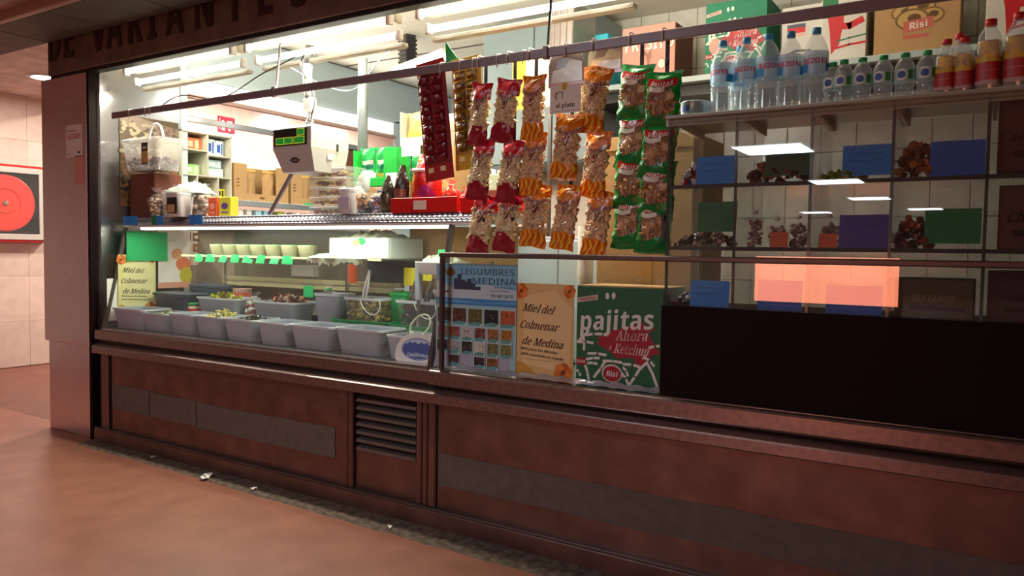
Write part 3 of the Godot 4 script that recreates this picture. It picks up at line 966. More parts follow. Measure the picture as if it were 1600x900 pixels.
func make_popcorn(label: String, kind: String, ph: float) -> Node3D:
	var w := 0.128
	var h := 0.275
	var t := 0.025
	var red := kind == "red"
	var b := thing("popcorn_bag", label, "snack bag")
	part("header", bag_piece(w, h, t, 0.0, 0.27, ph, Color("c21828") if red else Color("e88220"), 0.02), M.crinkle, b)
	part("film", bag_piece(w, h, t, 0.27, 0.68 if red else 0.72, ph, Color.WHITE), M.film_clear, b)
	part("footer", bag_piece(w, h, t, 0.68 if red else 0.72, 1.0, ph, Color("94182c") if red else Color("e58a22")), M.crinkle, b)
	var g := RandomNumberGenerator.new()
	g.seed = int(ph * 10.0) + 3
	var mb := MB.new()
	for i in 260:
		var u := g.randf_range(0.07, 0.93)
		var v := g.randf_range(0.2, 0.74)
		var p := bag_point(w, h, t - 0.008, u, v, g.randf_range(-1.0, 1.0) ** 3 * 0.2 + (0.75 if i % 3 else -0.7), ph)
		var base := Color("f8e6b4") if red else Color("f0c89a")
		mb.ink(base.darkened(g.randf_range(0.0, 0.2)).lerp(Color("cc9c58"), g.randf() * 0.35))
		mb.blob(p, Vector3(0.0105, 0.0095, 0.008) * g.randf_range(0.8, 1.25), g.randi(), 0.4)
	var pop := part("popcorn", mb, M.ink, b)
	pop.set_meta("kind", "stuff")
	mb = MB.new()
	var f := letters("Palomitas", "serifbold")
	for o in [Vector2(0.0012, 0), Vector2(-0.0012, 0), Vector2(0, 0.0012), Vector2(0, -0.0012)]:
		on_bag(mb, f, w, h, t, ph, Vector2(0, -0.078) + o, 0.0185, Color("f4e6dc"), 0.003, 6.0)
	on_bag(mb, f, w, h, t, ph, Vector2(0, -0.078), 0.0185, Color("7a1830"), 0.004, 6.0)
	part("lettering", mb, M.ink_gloss, b)
	mb = MB.new(true)
	if red:   # two streaks on the header
		for s in [[-0.03, 0.05]]:
			mb.ink(Color("e8505a"))
			mb.sheet(3, 4, func(u: float, v: float) -> Vector3: return bag_point(w, h, t, 0.5 + (s[0] + s[1] * u - 0.012 * v) / w, 0.03 + v * 0.16, 1.0, ph) + Vector3(0, 0, 0.001))
	else:   # wavy stripes on header and footer
		for k in 9:
			mb.ink(Color("f4c93a") if k % 2 else Color("d8541c"))
			var x0 := -0.064 + k * 0.0142
			for band in [[0.02, 0.13], [0.75, 0.98]]:
				mb.sheet(2, 12, func(u: float, v: float) -> Vector3:
					var x := x0 + 0.0085 * u + 0.011 * sin(v * 4.2 + 0.4) + 0.003 * sin(v * 9.0 + k * 1.3)
					return bag_point(w, h, t, clampf(0.5 + x / w, 0.01, 0.99), lerpf(band[0], band[1], v), 1.0, ph) + Vector3(0, 0, 0.001))
	part("stripe", mb, M.ink_gloss, b)
	mb = MB.new()
	mb.ink(Color("5c2430"))
	for k in 3:
		on_bag(mb, letters("v", "sansbold"), w, h, t, ph, Vector2(-0.0 , -0.102), 0.05 - k * 0.012, [Color("5c2430"), Color("e8d2b0"), Color("8a3a3a")][k], 0.0012 + k * 0.0008, 0.0, 0.0)
	part("emblem", mb, M.ink_gloss, b)
	return b


func make_stick_bag(label: String, ph: float) -> Node3D:
	var w := 0.155
	var h := 0.225
	var t := 0.03
	var b := thing("snack_bag", label, "snack bag")
	part("header", bag_piece(w, h, t, 0.0, 0.3, ph, Color("1fae45"), 0.03), M.crinkle, b)
	part("film", bag_piece(w, h, t, 0.3, 0.74, ph, Color.WHITE, 0.03), M.film_clear, b)
	for e in [0.0, 1.0]:   # opaque green sides of the window, curved like a leaf
		var sp := MB.new(true)
		for side in [1.0, -1.0]:
			sp.ink(Color("1a9a3c") if side > 0 else Color("128034"))
			sp.sheet(5, 12, func(u: float, v: float) -> Vector3:
				var k := 0.24 - 0.15 * sin(PI * v)
				var uu := u * k if e == 0.0 else 1.0 - k + u * k
				return bag_point(w, h, t, uu if side > 0 else (k - u * k if e == 0.0 else 1.0 - u * k), lerpf(0.29, 0.76, v), side, ph) + Vector3(0, 0, 0.0012 * side))
		part("side_panel", sp, M.crinkle, b)
	part("footer", bag_piece(w, h, t, 0.74, 1.0, ph, Color("14803a"), 0.03), M.crinkle, b)
	var g := RandomNumberGenerator.new()
	g.seed = int(ph * 10.0) + 30
	var mb := MB.new()
	for i in 110:
		var p := bag_point(w, h, t - 0.01, g.randf_range(0.12, 0.88), g.randf_range(0.27, 0.8), 0.8 if i % 3 else -0.7, ph)
		mb.ink(Color("d89a58").darkened(g.randf_range(0.0, 0.4)))
		mb.blob(p, Vector3(0.0055, 0.026, 0.0055), g.randi(), 0.2, Basis(Vector3.BACK, g.randf_range(-1.4, 1.4)) * Basis(Vector3.RIGHT, g.randf_range(-0.4, 0.4)))
	var s := part("snack_stick", mb, M.ink, b)
	s.set_meta("kind", "stuff")
	mb = MB.new(true)
	mb.ink(Color("c43030"))
	mb.sheet(10, 3, func(u: float, v: float) -> Vector3: return bag_point(w, h, t, 0.08 + 0.84 * u, 0.12 + 0.13 * v + 0.03 * sin(u * PI), 1.0, ph) + Vector3(0, 0, 0.0012))
	mb.ink(Color("e8efe4"))
	mb.sheet(8, 2, func(u: float, v: float) -> Vector3: return bag_point(w, h, t, 0.12 + 0.5 * u, 0.26 + 0.08 * v + 0.03 * sin(u * PI), 1.0, ph) + Vector3(0, 0, 0.0016))
	mb.ink(Color("e0c4a0"))
	mb.sheet(5, 5, func(u: float, v: float) -> Vector3: return bag_point(w, h, t, 0.7 + 0.16 * u, 0.38 + 0.12 * v, 1.0, ph) + Vector3(0, 0, 0.0014))
	part("banner", mb, M.ink_gloss, b)
	mb = MB.new()
	on_bag(mb, letters("pajitas", "sansbold"), w, h, t, ph, Vector2(0.002, -0.052), 0.021, Color("f6efe6"), 0.0024, 4.0)
	part("lettering", mb, M.ink_gloss, b)
	return b


func hang(o: Node3D, x: float, y: float, z: float, lean: float, yaw: float) -> void:
	o.position = Vector3(x, y, z)
	o.rotation = Vector3(0.0, yaw, lean)


func build_hanging_goods() -> void:
	var where := ["uppermost", "middle", "lowest"]
	var protos := {}
	# x of the column's top, y of each bag's top, kind, words for the column
	var cols := [
		[-1.968, [2.045, 1.80, 1.55], "red", "first red column, beside the yellow sachets"],
		[-1.808, [2.048, 1.785, 1.565], "red", "second red column, before the orange ones"],
		[-1.69, [2.05, 1.815, 1.592], "orange", "first orange column, beside the red ones"],
		[-1.525, [1.872, 1.582], "orange", "orange column under the white price card"],
		[-1.408, [2.062, 1.80, 1.555], "orange", "orange column beside the green bags"]]
	var n := 0
	for c in cols:
		for i in c[1].size():
			var word: String = where[i] if c[1].size() == 3 else ["upper", "lower"][i]
			var label: String = word + " popcorn bag in the " + c[3]
			var key: String = c[2] + str(n % 3)
			var o: Node3D
			if protos.has(key):
				o = again(protos[key], label, Vector3.ZERO)
			else:
				o = make_popcorn(label, c[2], 1.3 + (n % 3) * 1.7)
				protos[key] = o
			o.set_meta("group", "hanging popcorn bags")
			hang(o, c[0] + rng.randf_range(-0.008, 0.008), c[1][i], -0.035 - 0.016 * i - (0.03 if c[0] == -1.408 else 0.0), -0.19 + rng.randf_range(-0.04, 0.04) if c[2] == "red" else -0.11 + rng.randf_range(-0.05, 0.04), rng.randf_range(-0.2, 0.15))
			n += 1
	var greens := [
		[-1.245, [2.056, 1.868, 1.70, 1.54], "green column beside the orange popcorn", -0.065],
		[-1.108, [2.0, 1.81, 1.66, 1.522], "green column beside the glass showcase", 0.0]]
	var four := ["uppermost", "second from top", "third from top", "lowest"]
	n = 0
	for c in greens:
		for i in 4:
			var label: String = four[i] + " snack stick bag in the " + c[2]
			var key := "g" + str(n % 2)
			var o: Node3D
			if protos.has(key):
				o = again(protos[key], label, Vector3.ZERO)
			else:
				o = make_stick_bag(label, 0.7 + n * 1.9)
				protos[key] = o
			o.set_meta("group", "hanging green snack bags")
			hang(o, c[0] - i * 0.012, c[1][i], c[3] - 0.03 - 0.012 * i, -0.07 + rng.randf_range(-0.05, 0.03), rng.randf_range(-0.15, 0.1))
			n += 1
	# the strips the bags are clipped to
	var k := 0
	for s in [[-1.962, -0.055, 0.05], [-1.808, -0.055, 0.05], [-1.70, -0.055, 0.05], [-1.525, -0.06, 0.05], [-1.4, -0.09, 0.05], [-1.24, -0.115, 0.1], [-1.105, -0.045, 0.13]]:
		var t := thing("clip_strip", "black hanging clip strip holding the " + ["first red popcorn column", "second red popcorn column", "first orange popcorn column", "orange column under the price card", "orange column beside green bags", "green column beside orange popcorn", "green column beside the showcase"][k], "clip strip", Vector3(s[0], 2.13, s[1]), 0.0, "clip strips on the bar")
		part("strip", slab(-0.009, -0.78, -0.003, 0.009, 0.02, 0.0, 0.001), M.dark_plastic if k < 5 else sm(Color("3a2420"), 0.5), t)
		var m := MB.new()
		m.tube([Vector3(0, 0.015, 0), Vector3(0, 0.032, 0.01), Vector3(0, 0.03, -s[1]), Vector3(0, 0.022, -s[1] + 0.012), Vector3(0, -0.03, -s[1] + 0.012)], 0.0028, 5)
		part("hook", m, M.white_plastic, t)
		for j in 4:
			part("clip", bx(Vector3(0, -0.09 - j * 0.2, 0.004), Vector3(0.016, 0.022, 0.008), 0.002), M.dark_plastic, t)
		k += 1
	# header pictures and the price card
	k = 0
	for s in [[-1.535, 1.985, -0.02, 0.165, 0.155], [-1.39, 2.035, -0.085, 0.155, 0.135]]:
		var t := thing("header_card", ["clear topped card with a cream picture above the price card", "clear topped card with a cream picture above orange bags"][k], "display card", Vector3(s[0], s[1], s[2]), 0.0, "picture cards on the bar")
		var w: float = s[3]
		var h: float = s[4]
		var m := MB.new()
		var o := []
		for q in [[-0.5, 0.0], [0.5, 0.0], [0.5, 0.6], [0.42, 0.86], [0.2, 0.98], [-0.2, 0.98], [-0.42, 0.86], [-0.5, 0.6]]:
			o.append(Vector3(q[0] * w, q[1] * h, 0))
		m.extrude(o, Vector3(0, 0, -0.002))
		part("card", m, sm(Color("b9b2a2"), 0.5), t)
		m = MB.new()
		m.rect(-w * 0.5, 0, w * 0.5, h * 0.1, Color("d4604c"))
		m.shape([Vector2(-0.44 * w, 0.12 * h), Vector2(0.46 * w, 0.12 * h), Vector2(0.44 * w, 0.62 * h), Vector2(0.12 * w, 0.72 * h), Vector2(-0.1 * w, 0.5 * h), Vector2(-0.38 * w, 0.45 * h)], Color("e2d2a0"))
		m.shape([Vector2(-0.3 * w, 0.5 * h), Vector2(-0.02 * w, 0.52 * h), Vector2(0.1 * w, 0.72 * h), Vector2(-0.02 * w, 0.84 * h), Vector2(-0.24 * w, 0.72 * h)], Color("8a7058"))
		m.disc(0.1 * w, 0.3 * h, 0.3 * w, 0.13 * h, Color("d0b084"))
		m.disc(0.02 * w, 0.36 * h, 0.1 * w, 0.06 * h, Color("f0e4bc"))
		part("print", m, M.ink_gloss, t)
		k += 1
	var pc := thing("price_card", "white card reading al plato among the orange popcorn", "price card", Vector3(-1.532, 1.933, -0.012))
	part("card", bx(Vector3.ZERO, Vector3(0.145, 0.115, 0.002)), M.paper, pc)
	var pm := MB.new()
	pm.xf.origin.z = 0.0012
	write(pm, "al plato", 0.0, -0.026, 0.019, Color("2a2624"), "sansbold", 0.0, 0.95)
	for r in [[-0.045, -0.04], [-0.04, -0.01], [-0.012, -0.008]]:
		pm.stroke([Vector2(r[0], 0.0), Vector2(r[0] - 0.003, 0.014), Vector2(r[0] + 0.002, 0.03)], 0.003, Color("3a3634"))
	pm.stroke([Vector2(-0.04, 0.022), Vector2(-0.03, 0.03), Vector2(-0.02, 0.03), Vector2(-0.012, 0.022)], 0.003, Color("3a3634"))
	pm.rect(-0.066, -0.05, 0.066, -0.048, Color("b0a8a0"))
	pm.disc(-0.005, 0.052, 0.012, 0.016, Color("d8b83a"))
	part("print", pm, M.ink_matte, pc)
	# sachet strips
	sachets("sachet_strip", "dark red strip of foil sachets hanging from the bar", Vector3(-2.265, 2.145, -0.03), 9, Color("6a1420"), Color("a81c24"), Color("b02420"), -0.1)
	sachets("sachet_strip", "brown and yellow strip of sachets hanging behind the bar", Vector3(-2.09, 2.15, -0.07), 8, Color("6a4a1a"), Color("d8b428"), Color("c8a428"), -0.06)
	var fl := MB.new()
	fl.extrude([Vector3(-0.03, 0, 0), Vector3(0.065, 0, 0), Vector3(0.03, 0.03, 0), Vector3(-0.035, 0.11, 0)], Vector3(0, 0, -0.001))
	solo("price_flag", "pointed green paper flag standing behind the yellow sachet strip", "price tag", fl, M.green, Vector3(-2.19, 2.17, -0.1))


func sachets(called: String, label: String, at: Vector3, rows: int, dark: Color, lightc: Color, headc: Color, lean: float) -> void:
	var t := thing(called, label, "sachet strip", at, 0.0, "sachet strips on the bar")
	t.rotation = Vector3(0, 0.0, -lean * 1.2)
	var wide := 0.15
	var foot := rows * 0.046 + 0.06
	part("backing", slab(-wide / 2, -foot - 0.05, -0.003, wide / 2 + 0.015, 0.028, 0.0, 0.001), sm(dark.lerp(lightc, 0.5), 0.4), t)
	part("header", slab(-wide / 2, 0.0, -0.002, wide / 2 + 0.012, 0.032, 0.003, 0.001), sm(headc, 0.35), t)
	var kinds := []
	for k in 3:
		var mb := MB.new(true)
		mb.ink(dark)
		mb.sheet(8, 6, func(u: float, v: float) -> Vector3: return Vector3((u - 0.5) * 0.062, -(v - 0.5) * 0.042 + 0.002 * sin(u * 8.0 + k), 0.002 + 0.013 * pow(maxf(sin(PI * u) * sin(PI * v), 0.0), 0.6) + 0.0015 * sin(u * 19.0 + v * 13.0 + k * 2.0)))
		mb.ink(lightc)
		mb.sheet(8, 1, func(u: float, v: float) -> Vector3: return Vector3((u - 0.5) * 0.066, 0.021 + 0.006 * (1.0 - v), 0.004 + 0.004 * v))
		mb.ink(lightc.lerp(dark, 0.3))
		mb.sheet(4, 3, func(u: float, v: float) -> Vector3: return Vector3(-0.012 + u * 0.026, 0.006 - v * 0.012, 0.0165 + 0.001 * sin(u * 5.0)))
		kinds.append(mb.done())
	for i in rows:
		for j in 2:
			var o := part("sachet", kinds[(i + j * 2) % 3], M.crinkle, t)
			o.position = Vector3((j - 0.5) * 0.07, -0.05 - i * 0.046, 0.0)
			o.rotation = Vector3(rng.randf_range(-0.15, 0.1), rng.randf_range(-0.2, 0.2), rng.randf_range(-0.12, 0.12))
	part("footer", slab(-wide / 2, -foot - 0.05, 0.0, wide / 2 + 0.012, -foot + 0.02, 0.002, 0.001), sm(headc, 0.35), t)
	for j in 2:
		part("tab", bx(Vector3((j - 0.5) * 0.07, -foot, 0.003), Vector3(0.03, 0.022, 0.002)), sm(Color("e8dc9c"), 0.5), t)


# ---------------------------------------------------------------- posters behind the low glass
func build_posters() -> void:
	var p := thing("pulses_poster", "blue shop poster with rows of pulse pictures behind the corner post", "poster", Vector3(-1.99, 1.0, -0.035))
	part("sheet", bx(Vector3.ZERO, Vector3(0.444, 0.478, 0.003)), sm(Color("8fbfd4"), 0.6), p)
	var m := MB.new()
	m.xf.origin.z = 0.0017
	m.rect(-0.222, 0.08, 0.222, 0.239, Color("7db6d2"))
	m.shape([Vector2(-0.222, 0.08), Vector2(0.222, 0.08), Vector2(0.222, 0.125), Vector2(0.05, 0.15), Vector2(-0.1, 0.12), Vector2(-0.222, 0.16)], Color("b9cfd8"))
	m.rect(-0.222, 0.052, 0.222, 0.082, Color("3f8ac4"))
	m.shape([Vector2(-0.222, 0.07), Vector2(-0.1, 0.074), Vector2(0.02, 0.066), Vector2(0.222, 0.074), Vector2(0.222, 0.066), Vector2(-0.222, 0.06)], Color("6aa8d6"))
	m.rect(-0.222, -0.239, 0.222, 0.052, Color("9ac6cc"))
	m.shape([Vector2(-0.222, -0.239), Vector2(0.19, -0.239), Vector2(0.19, -0.17), Vector2(-0.222, -0.165)], Color("a8a8b8"))
	write(m, "LEGUMBRES", 0.062, 0.205, 0.028, Color("24344c"), "sans", 0.0, 1.38)
	write(m, "MEDINA", 0.098, 0.163, 0.028, Color("24344c"), "sans", 0.0, 1.65)
	write(m, "Mercado municipal", 0.155, 0.137, 0.008, Color("35506a"), "sansbold")
	write(m, "C/ Jacinto y Medina", 0.13, 0.122, 0.008, Color("35506a"), "sansbold")
	write(m, "91 681 24 91", 0.148, 0.099, 0.015, Color("1e2c44"), "sansbold")
	m.disc(-0.14, 0.2, 0.028, 0.02, Color("7a6a34"))
	for b in [[-0.12, 0.03, 0.05], [-0.1, 0.022, 0.07], [-0.085, 0.03, 0.045], [-0.065, 0.02, 0.036], [-0.045, 0.025, 0.05], [-0.02, 0.02, 0.03], [0.0, 0.03, 0.016]]:
		m.rect(b[0], 0.122, b[0] + b[1], 0.122 + b[2], Color("3a4258"))
	m.disc(-0.185, 0.15, 0.012, 0.016, Color("343a50"))
	m.rect(-0.19, 0.105, -0.15, 0.115, Color("8a4a44"))
	m.step = 0.00001
	var g := RandomNumberGenerator.new()
	g.seed = 21
	var cols := [["4a4038", "5c3a30", "5e5a34", "24262c", "b0562c"], ["8a6a64", "8e4a42", "b8b4b0", "7a4038", "94602e", "a0702c"], ["2a2426", "a8a4ac", "34302e", "c4c0b8", "6e6a3c", "77803e"], ["", "4a3434", "", "33262c", "805028", ""]]
	for r in 4:
		var n: int = cols[r].size()
		for k in n:
			if cols[r][k] == "":
				continue
			var big := r == 0
			var wd := 0.076 if big else 0.058
			var x := -0.212 + k * (0.088 if big else 0.071)
			var y: float = [-0.03, -0.1, -0.165, -0.222][r]
			var hh := 0.066 if big else (0.05 if r < 3 else 0.04)
			var c := Color(cols[r][k] as String)
			m.rect(x - 0.003, y - 0.012, x + wd + 0.003, y + hh + 0.003, Color("b4d4d4"))
			m.rect(x, y, x + wd, y + hh, c)
			for q in 14:
				m.disc(x + g.randf_range(0.007, wd - 0.007), y + g.randf_range(0.006, hh - 0.006), 0.006, 0.004, c.lightened(g.randf_range(0.0, 0.3)) if q % 2 else c.darkened(g.randf_range(0.1, 0.4)), 7)
			m.shape([Vector2(x, y - 0.01), Vector2(x + wd * 0.8, y - 0.01), Vector2(x + wd, y + 0.004), Vector2(x + wd * 0.5, y + 0.008), Vector2(x, y)], Color("5a9c9c"))
	part("print", m, M.ink, p)
	honey("honey_poster", "cream honey poster with orange flowers between pulses poster and green box", Vector3(-1.629, 0.958, -0.04), 0.282, 0.41)
	# green snack carton
	var c := thing("snack_carton", "green snack carton with white lettering and red splash behind glass", "carton", Vector3(-1.29, 0.755, -0.045))
	part("box", slab(-0.187, 0, -0.24, 0.195, 0.405, 0, 0.002), sm(Color("17613c"), 0.55), c)
	m = MB.new()
	m.xf.origin = Vector3(0.0, 0.2, 0.0006)
	snack_art(m)
	part("print", m, M.ink, c)
	part("top_flap", slab(-0.186, 0.405, -0.239, 0.194, 0.409, -0.002, 0.001), M.card, c)
	var f := MB.new(true)
	f.sheet(60, 6, func(u: float, v: float) -> Vector3: return Vector3(-2.1 + u * 1.02, 0.754 + 0.012 * pow(1.0 - v, 2.0) + 0.009 * absf(sin(u * 37.0 + v * 5.0)) * (1.0 - v * 0.6), -0.03 + v * 0.035 + 0.004 * sin(u * 23.0)))
	solo("foil", "crumpled silver foil tucked along the foot of the posters", "foil", f, sm(Color("c4c2cc"), 0.3, 0.7))
	# tall plain carton and roll behind the posters
	var b := thing("carton", "large plain tan carton standing behind the green snack carton", "carton", Vector3(-1.37, 0.755, -0.55))
	part("box", slab(-0.17, 0, -0.22, 0.275, 1.06, 0.2, 0.003), M.card, b)
	part("flap", slab(-0.17, 1.0, 0.2, 0.275, 1.06, 0.206), M.card, b)
	part("tape", slab(0.05, 0.3, 0.2, 0.1, 1.0, 0.2015), sm(Color("b08a54"), 0.3), b)
	var r := MB.new(true)
	r.lathe(Vector3.ZERO, [[0.0, 0.0], [0.035, 0.0], [0.035, 0.66], [0.0, 0.66]], 20)
	solo("paper_roll", "tall cream roll of wrapping paper beside the tan carton", "roll", r, M.cream, Vector3(-1.52, 0.755, -0.2))
	var k := thing("grey_cupboard", "low grey cupboard behind the honey poster", "cupboard", Vector3(-1.8, 0.755, -0.62))
	part("body", slab(-0.27, 0, -0.1, 0.25, 0.62, 0.1, 0.004), M.blue_grey, k)
	part("door", slab(-0.26, 0.02, 0.1, -0.03, 0.6, 0.112, 0.003), M.blue_grey, k)
	part("door", slab(-0.025, 0.02, 0.1, 0.24, 0.6, 0.112, 0.003), M.blue_grey, k)
	part("handle", slab(-0.05, 0.3, 0.112, -0.04, 0.38, 0.122, 0.002), M.chrome, k)


func flower(m: MB, x: float, y: float, r: float) -> void:
	for i in 6:
		var a := i * TAU / 6 + 0.3
		m.disc(x + cos(a) * r * 0.55, y + sin(a) * r * 0.55, r * 0.5, r * 0.42, [Color("d8742c"), Color("c65f22"), Color("e58a3c")][i % 3], 10)
	m.disc(x, y, r * 0.26, r * 0.26, Color("7a3a1c"), 10)


func honey(called: String, label: String, at: Vector3, w: float, h: float, outer := "dcb878", inner := "e6ca92") -> Node3D:
	var p := thing(called, label, "poster", at)
	part("sheet", bx(Vector3.ZERO, Vector3(w, h, 0.003)), sm(Color(outer), 0.6), p)
	var m := MB.new()
	m.xf.origin.z = 0.0017
	m.xf.basis = m.xf.basis.scaled(Vector3(w / 0.282, h / 0.41, 1))
	m.shape([Vector2(-0.11, -0.15), Vector2(0.12, -0.17), Vector2(0.135, 0.1), Vector2(0.05, 0.18), Vector2(-0.1, 0.15)], Color(inner))
	flower(m, -0.118, 0.17, 0.036)
	flower(m, 0.12, 0.175, 0.03)
	flower(m, 0.095, -0.17, 0.045)
	m.shape([Vector2(-0.14, -0.205), Vector2(-0.02, -0.205), Vector2(-0.06, -0.17), Vector2(-0.11, -0.14), Vector2(-0.14, -0.14)], Color("d09a40"))
	m.stroke([Vector2(-0.1, -0.125), Vector2(0.1, -0.128)], 0.0015, Color("a88a54"))
	var ink := Color("2a1a12")
	for o in [0.0, 0.0012]:
		write(m, "Miel del", -0.03 + o, 0.095, 0.033, ink, "serif", 0.45, 0.9, -0.06)
		write(m, "Colmenar", -0.025 + o, 0.022, 0.033, ink, "serif", 0.45, 0.9, -0.03)
		write(m, "de Medina", -0.005 + o, -0.05, 0.033, ink, "serif", 0.45, 0.9, -0.04)
	write(m, "Miel pura Sin Mezclas", -0.025, -0.084, 0.011, ink, "serifbold", 0.3, 1.1, -0.05)
	write(m, "100% cosechada en España", -0.01, -0.108, 0.011, ink, "serifbold", 0.3, 1.05, -0.05)
	part("print", m, M.ink, p)
	return p


func snack_art(m: MB) -> void:   # the front of the green snack cartons, about 0.37 wide and 0.4 high
	var wh := Color("dfe3dc")
	m.shape([Vector2(-0.05, 0.02), Vector2(0.06, 0.05), Vector2(0.11, 0.07), Vector2(0.15, 0.0), Vector2(0.185, -0.05), Vector2(0.15, -0.06), Vector2(0.1, -0.12), Vector2(0.07, -0.075), Vector2(0.0, -0.085), Vector2(-0.03, -0.06), Vector2(-0.09, -0.03)], Color("a01c30"))
	m.stroke([Vector2(-0.09, -0.01), Vector2(-0.03, 0.015)], 0.008, Color("a01c30"))
	m.stroke([Vector2(0.12, 0.03), Vector2(0.16, 0.045)], 0.007, Color("a01c30"))
	m.shape([Vector2(-0.185, 0.135), Vector2(-0.09, 0.15), Vector2(-0.09, 0.173), Vector2(-0.185, 0.155)], Color("c8b4ac"))
	write(m, "PAJITAS", -0.138, 0.153, 0.01, Color("a03a3a"), "sansbold", 0.0, 1.4, 0.15)
	write(m, "pajitas", -0.008, 0.07, 0.08, wh, "sansbold", 0.12, 0.93, 0.07)
	m.disc(-0.048, 0.168, 0.009, 0.014, wh, 10)
	m.disc(-0.02, 0.17, 0.009, 0.014, wh, 10)
	write(m, "Ahora", 0.065, 0.012, 0.04, Color("e8d4d0"), "serifbold", 0.3, 0.8, 0.06)
	write(m, "Ahora", 0.065, 0.013, 0.036, Color("8a1424"), "serif", 0.3, 0.86, 0.06)
	write(m, "+ Ketchup", 0.05, -0.045, 0.038, Color("e8d4d0"), "serifbold", 0.3, 0.68, -0.02)
	write(m, "+ Ketchup", 0.05, -0.044, 0.034, Color("8a1424"), "serif", 0.3, 0.74, -0.02)
	for s in [[-0.18, -0.03, -0.13, 0.02], [-0.18, -0.03, -0.11, -0.03], [-0.15, -0.06, -0.155, 0.0], [-0.15, 0.0, -0.07, 0.01], [-0.13, -0.075, -0.05, -0.075], [-0.14, -0.1, -0.08, -0.09], [-0.13, -0.115, -0.09, -0.115], [-0.145, -0.12, -0.125, -0.19], [-0.1, -0.17, -0.05, -0.1], [-0.06, -0.1, 0.02, -0.1], [0.02, -0.14, 0.055, -0.19], [0.055, -0.19, 0.1, -0.12], [0.03, -0.12, 0.05, -0.15], [0.03, -0.105, 0.1, -0.11], [0.1, -0.12, 0.13, -0.09], [0.13, -0.09, 0.175, -0.18], [0.12, -0.07, 0.16, -0.1], [0.14, -0.03, 0.18, -0.02], [-0.18, -0.15, -0.165, -0.17]]:
		m.stroke([Vector2(s[0], s[1]), Vector2((s[0] + s[2]) / 2 + 0.003, (s[1] + s[3]) / 2 + 0.003), Vector2(s[2], s[3])], 0.011, wh)
	m.rect(-0.185, -0.125, -0.14, -0.095, Color("a01c30"))
	write(m, "ISLAS", -0.163, -0.11, 0.011, wh, "sansbold")
	m.disc(-0.02, -0.148, 0.046, 0.038, Color("c8ccc4"))
	m.disc(-0.02, -0.15, 0.04, 0.032, Color("a01c30"))
	write(m, "Risi", -0.02, -0.15, 0.022, wh, "sansbold", 0.15)


# ---------------------------------------------------------------- sweets in the showcase
func heap(called: String, label: String, cat: String, c: Vector3, s: Vector3, n: int, r: Vector3, cols: Array, m: Material, seed_: int, group := "", full := false) -> void:
	var g := RandomNumberGenerator.new()
	g.seed = seed_
	var mb := MB.new()
	for i in n:
		var x := g.randf_range(-1.0, 1.0)
		var z := g.randf_range(-1.0, 1.0)
		var top := 1.0 if full else maxf(0.0, 1.0 - 0.55 * x * x - 0.35 * z * z)
		var y := s.y * top * (g.randf() if full else sqrt(g.randf()))
		mb.ink((cols[g.randi() % cols.size()] as Color).darkened(g.randf_range(0.0, 0.25)))
		mb.blob(c + Vector3(x * (s.x / 2 - r.x), maxf(y, r.y * 0.7), z * (s.z / 2 - r.z)), r * g.randf_range(0.8, 1.2), g.randi(), 0.3, Basis.from_euler(Vector3(g.randf() * 3.0, g.randf() * 6.0, g.randf() * 3.0)))
	solo(called, label, cat, mb, m, Vector3.ZERO, 0.0, group, "stuff")


func tag_card(label: String, m: Material, at: Vector3, w: float, h: float, script_lines: int, lean := -0.12, yaw := 0.0, group := "price cards in the showcase") -> void:
	var t := thing("price_card", label, "price card", at, yaw, group)
	t.rotation.x = lean
	part("card", slab(-w / 2, 0, -0.0012, w / 2, h, 0.0), m, t)
	if script_lines:
		var p := MB.new()
		p.xf.origin.z = 0.0003
		var g := RandomNumberGenerator.new()
		g.seed = int(absf(at.x) * 1000)
		for i in script_lines:
			var y := h * (0.72 - 0.22 * i)
			var x := -w * 0.36
			while x < w * 0.3:
				var l := g.randf_range(0.006, 0.016)
				p.stroke([Vector2(x, y), Vector2(x + l * 0.5, y + g.randf_range(-0.006, 0.006)), Vector2(x + l, y)], 0.0015, Color("14305c"))
				x += l + 0.004
		part("print", p, M.ink_matte, t)


func twist_bag(called: String, label: String, cat: String, at: Vector3, r: float, h: float, cols: Array, seed_: int, tie: Color, group := "") -> Node3D:   # a clear tied bag with its filling
	var t := thing(called, label, cat, at, 0.0, group)
	var g := RandomNumberGenerator.new()
	g.seed = seed_
	var mb := MB.new(true)
	mb.sheet(18, 12, func(u: float, v: float) -> Vector3:
		var a := u * TAU
		var k := 1.0 - v
		var rr := r * (0.8 + 0.25 * sin(k * 2.4)) if k < 0.62 else (r * lerpf(0.98, 0.2, (k - 0.62) / 0.2) if k < 0.82 else r * lerpf(0.2, 0.6, (k - 0.82) / 0.18))
		rr *= 1.0 + 0.1 * sin(a * 5.0 + seed_ + k * 4.0) * (0.3 + k)
		return Vector3(cos(a) * rr, k * h, -sin(a) * rr * 0.8))
	part("film", mb, M.film_clear, t)
	mb = MB.new()
	for i in 70:
		var a := g.randf() * TAU
		var q := sqrt(g.randf()) * r * 0.72
		mb.ink((cols[g.randi() % cols.size()] as Color).darkened(g.randf_range(0.0, 0.3)))
		mb.blob(Vector3(cos(a) * q, g.randf_range(0.02, 0.62) * h, sin(a) * q * 0.75), Vector3(r, r * 0.8, r) * 0.22, g.randi(), 0.3)
	part("filling", mb, M.ink, t).set_meta("kind", "stuff")
	mb = MB.new(true)
	mb.lathe(Vector3(0, h * 0.815, 0), [[0.0, -0.006], [r * 0.27, -0.006], [r * 0.27, 0.006], [0.0, 0.006]], 12)
	part("tie", mb, sm(tie, 0.5), t)
	return t


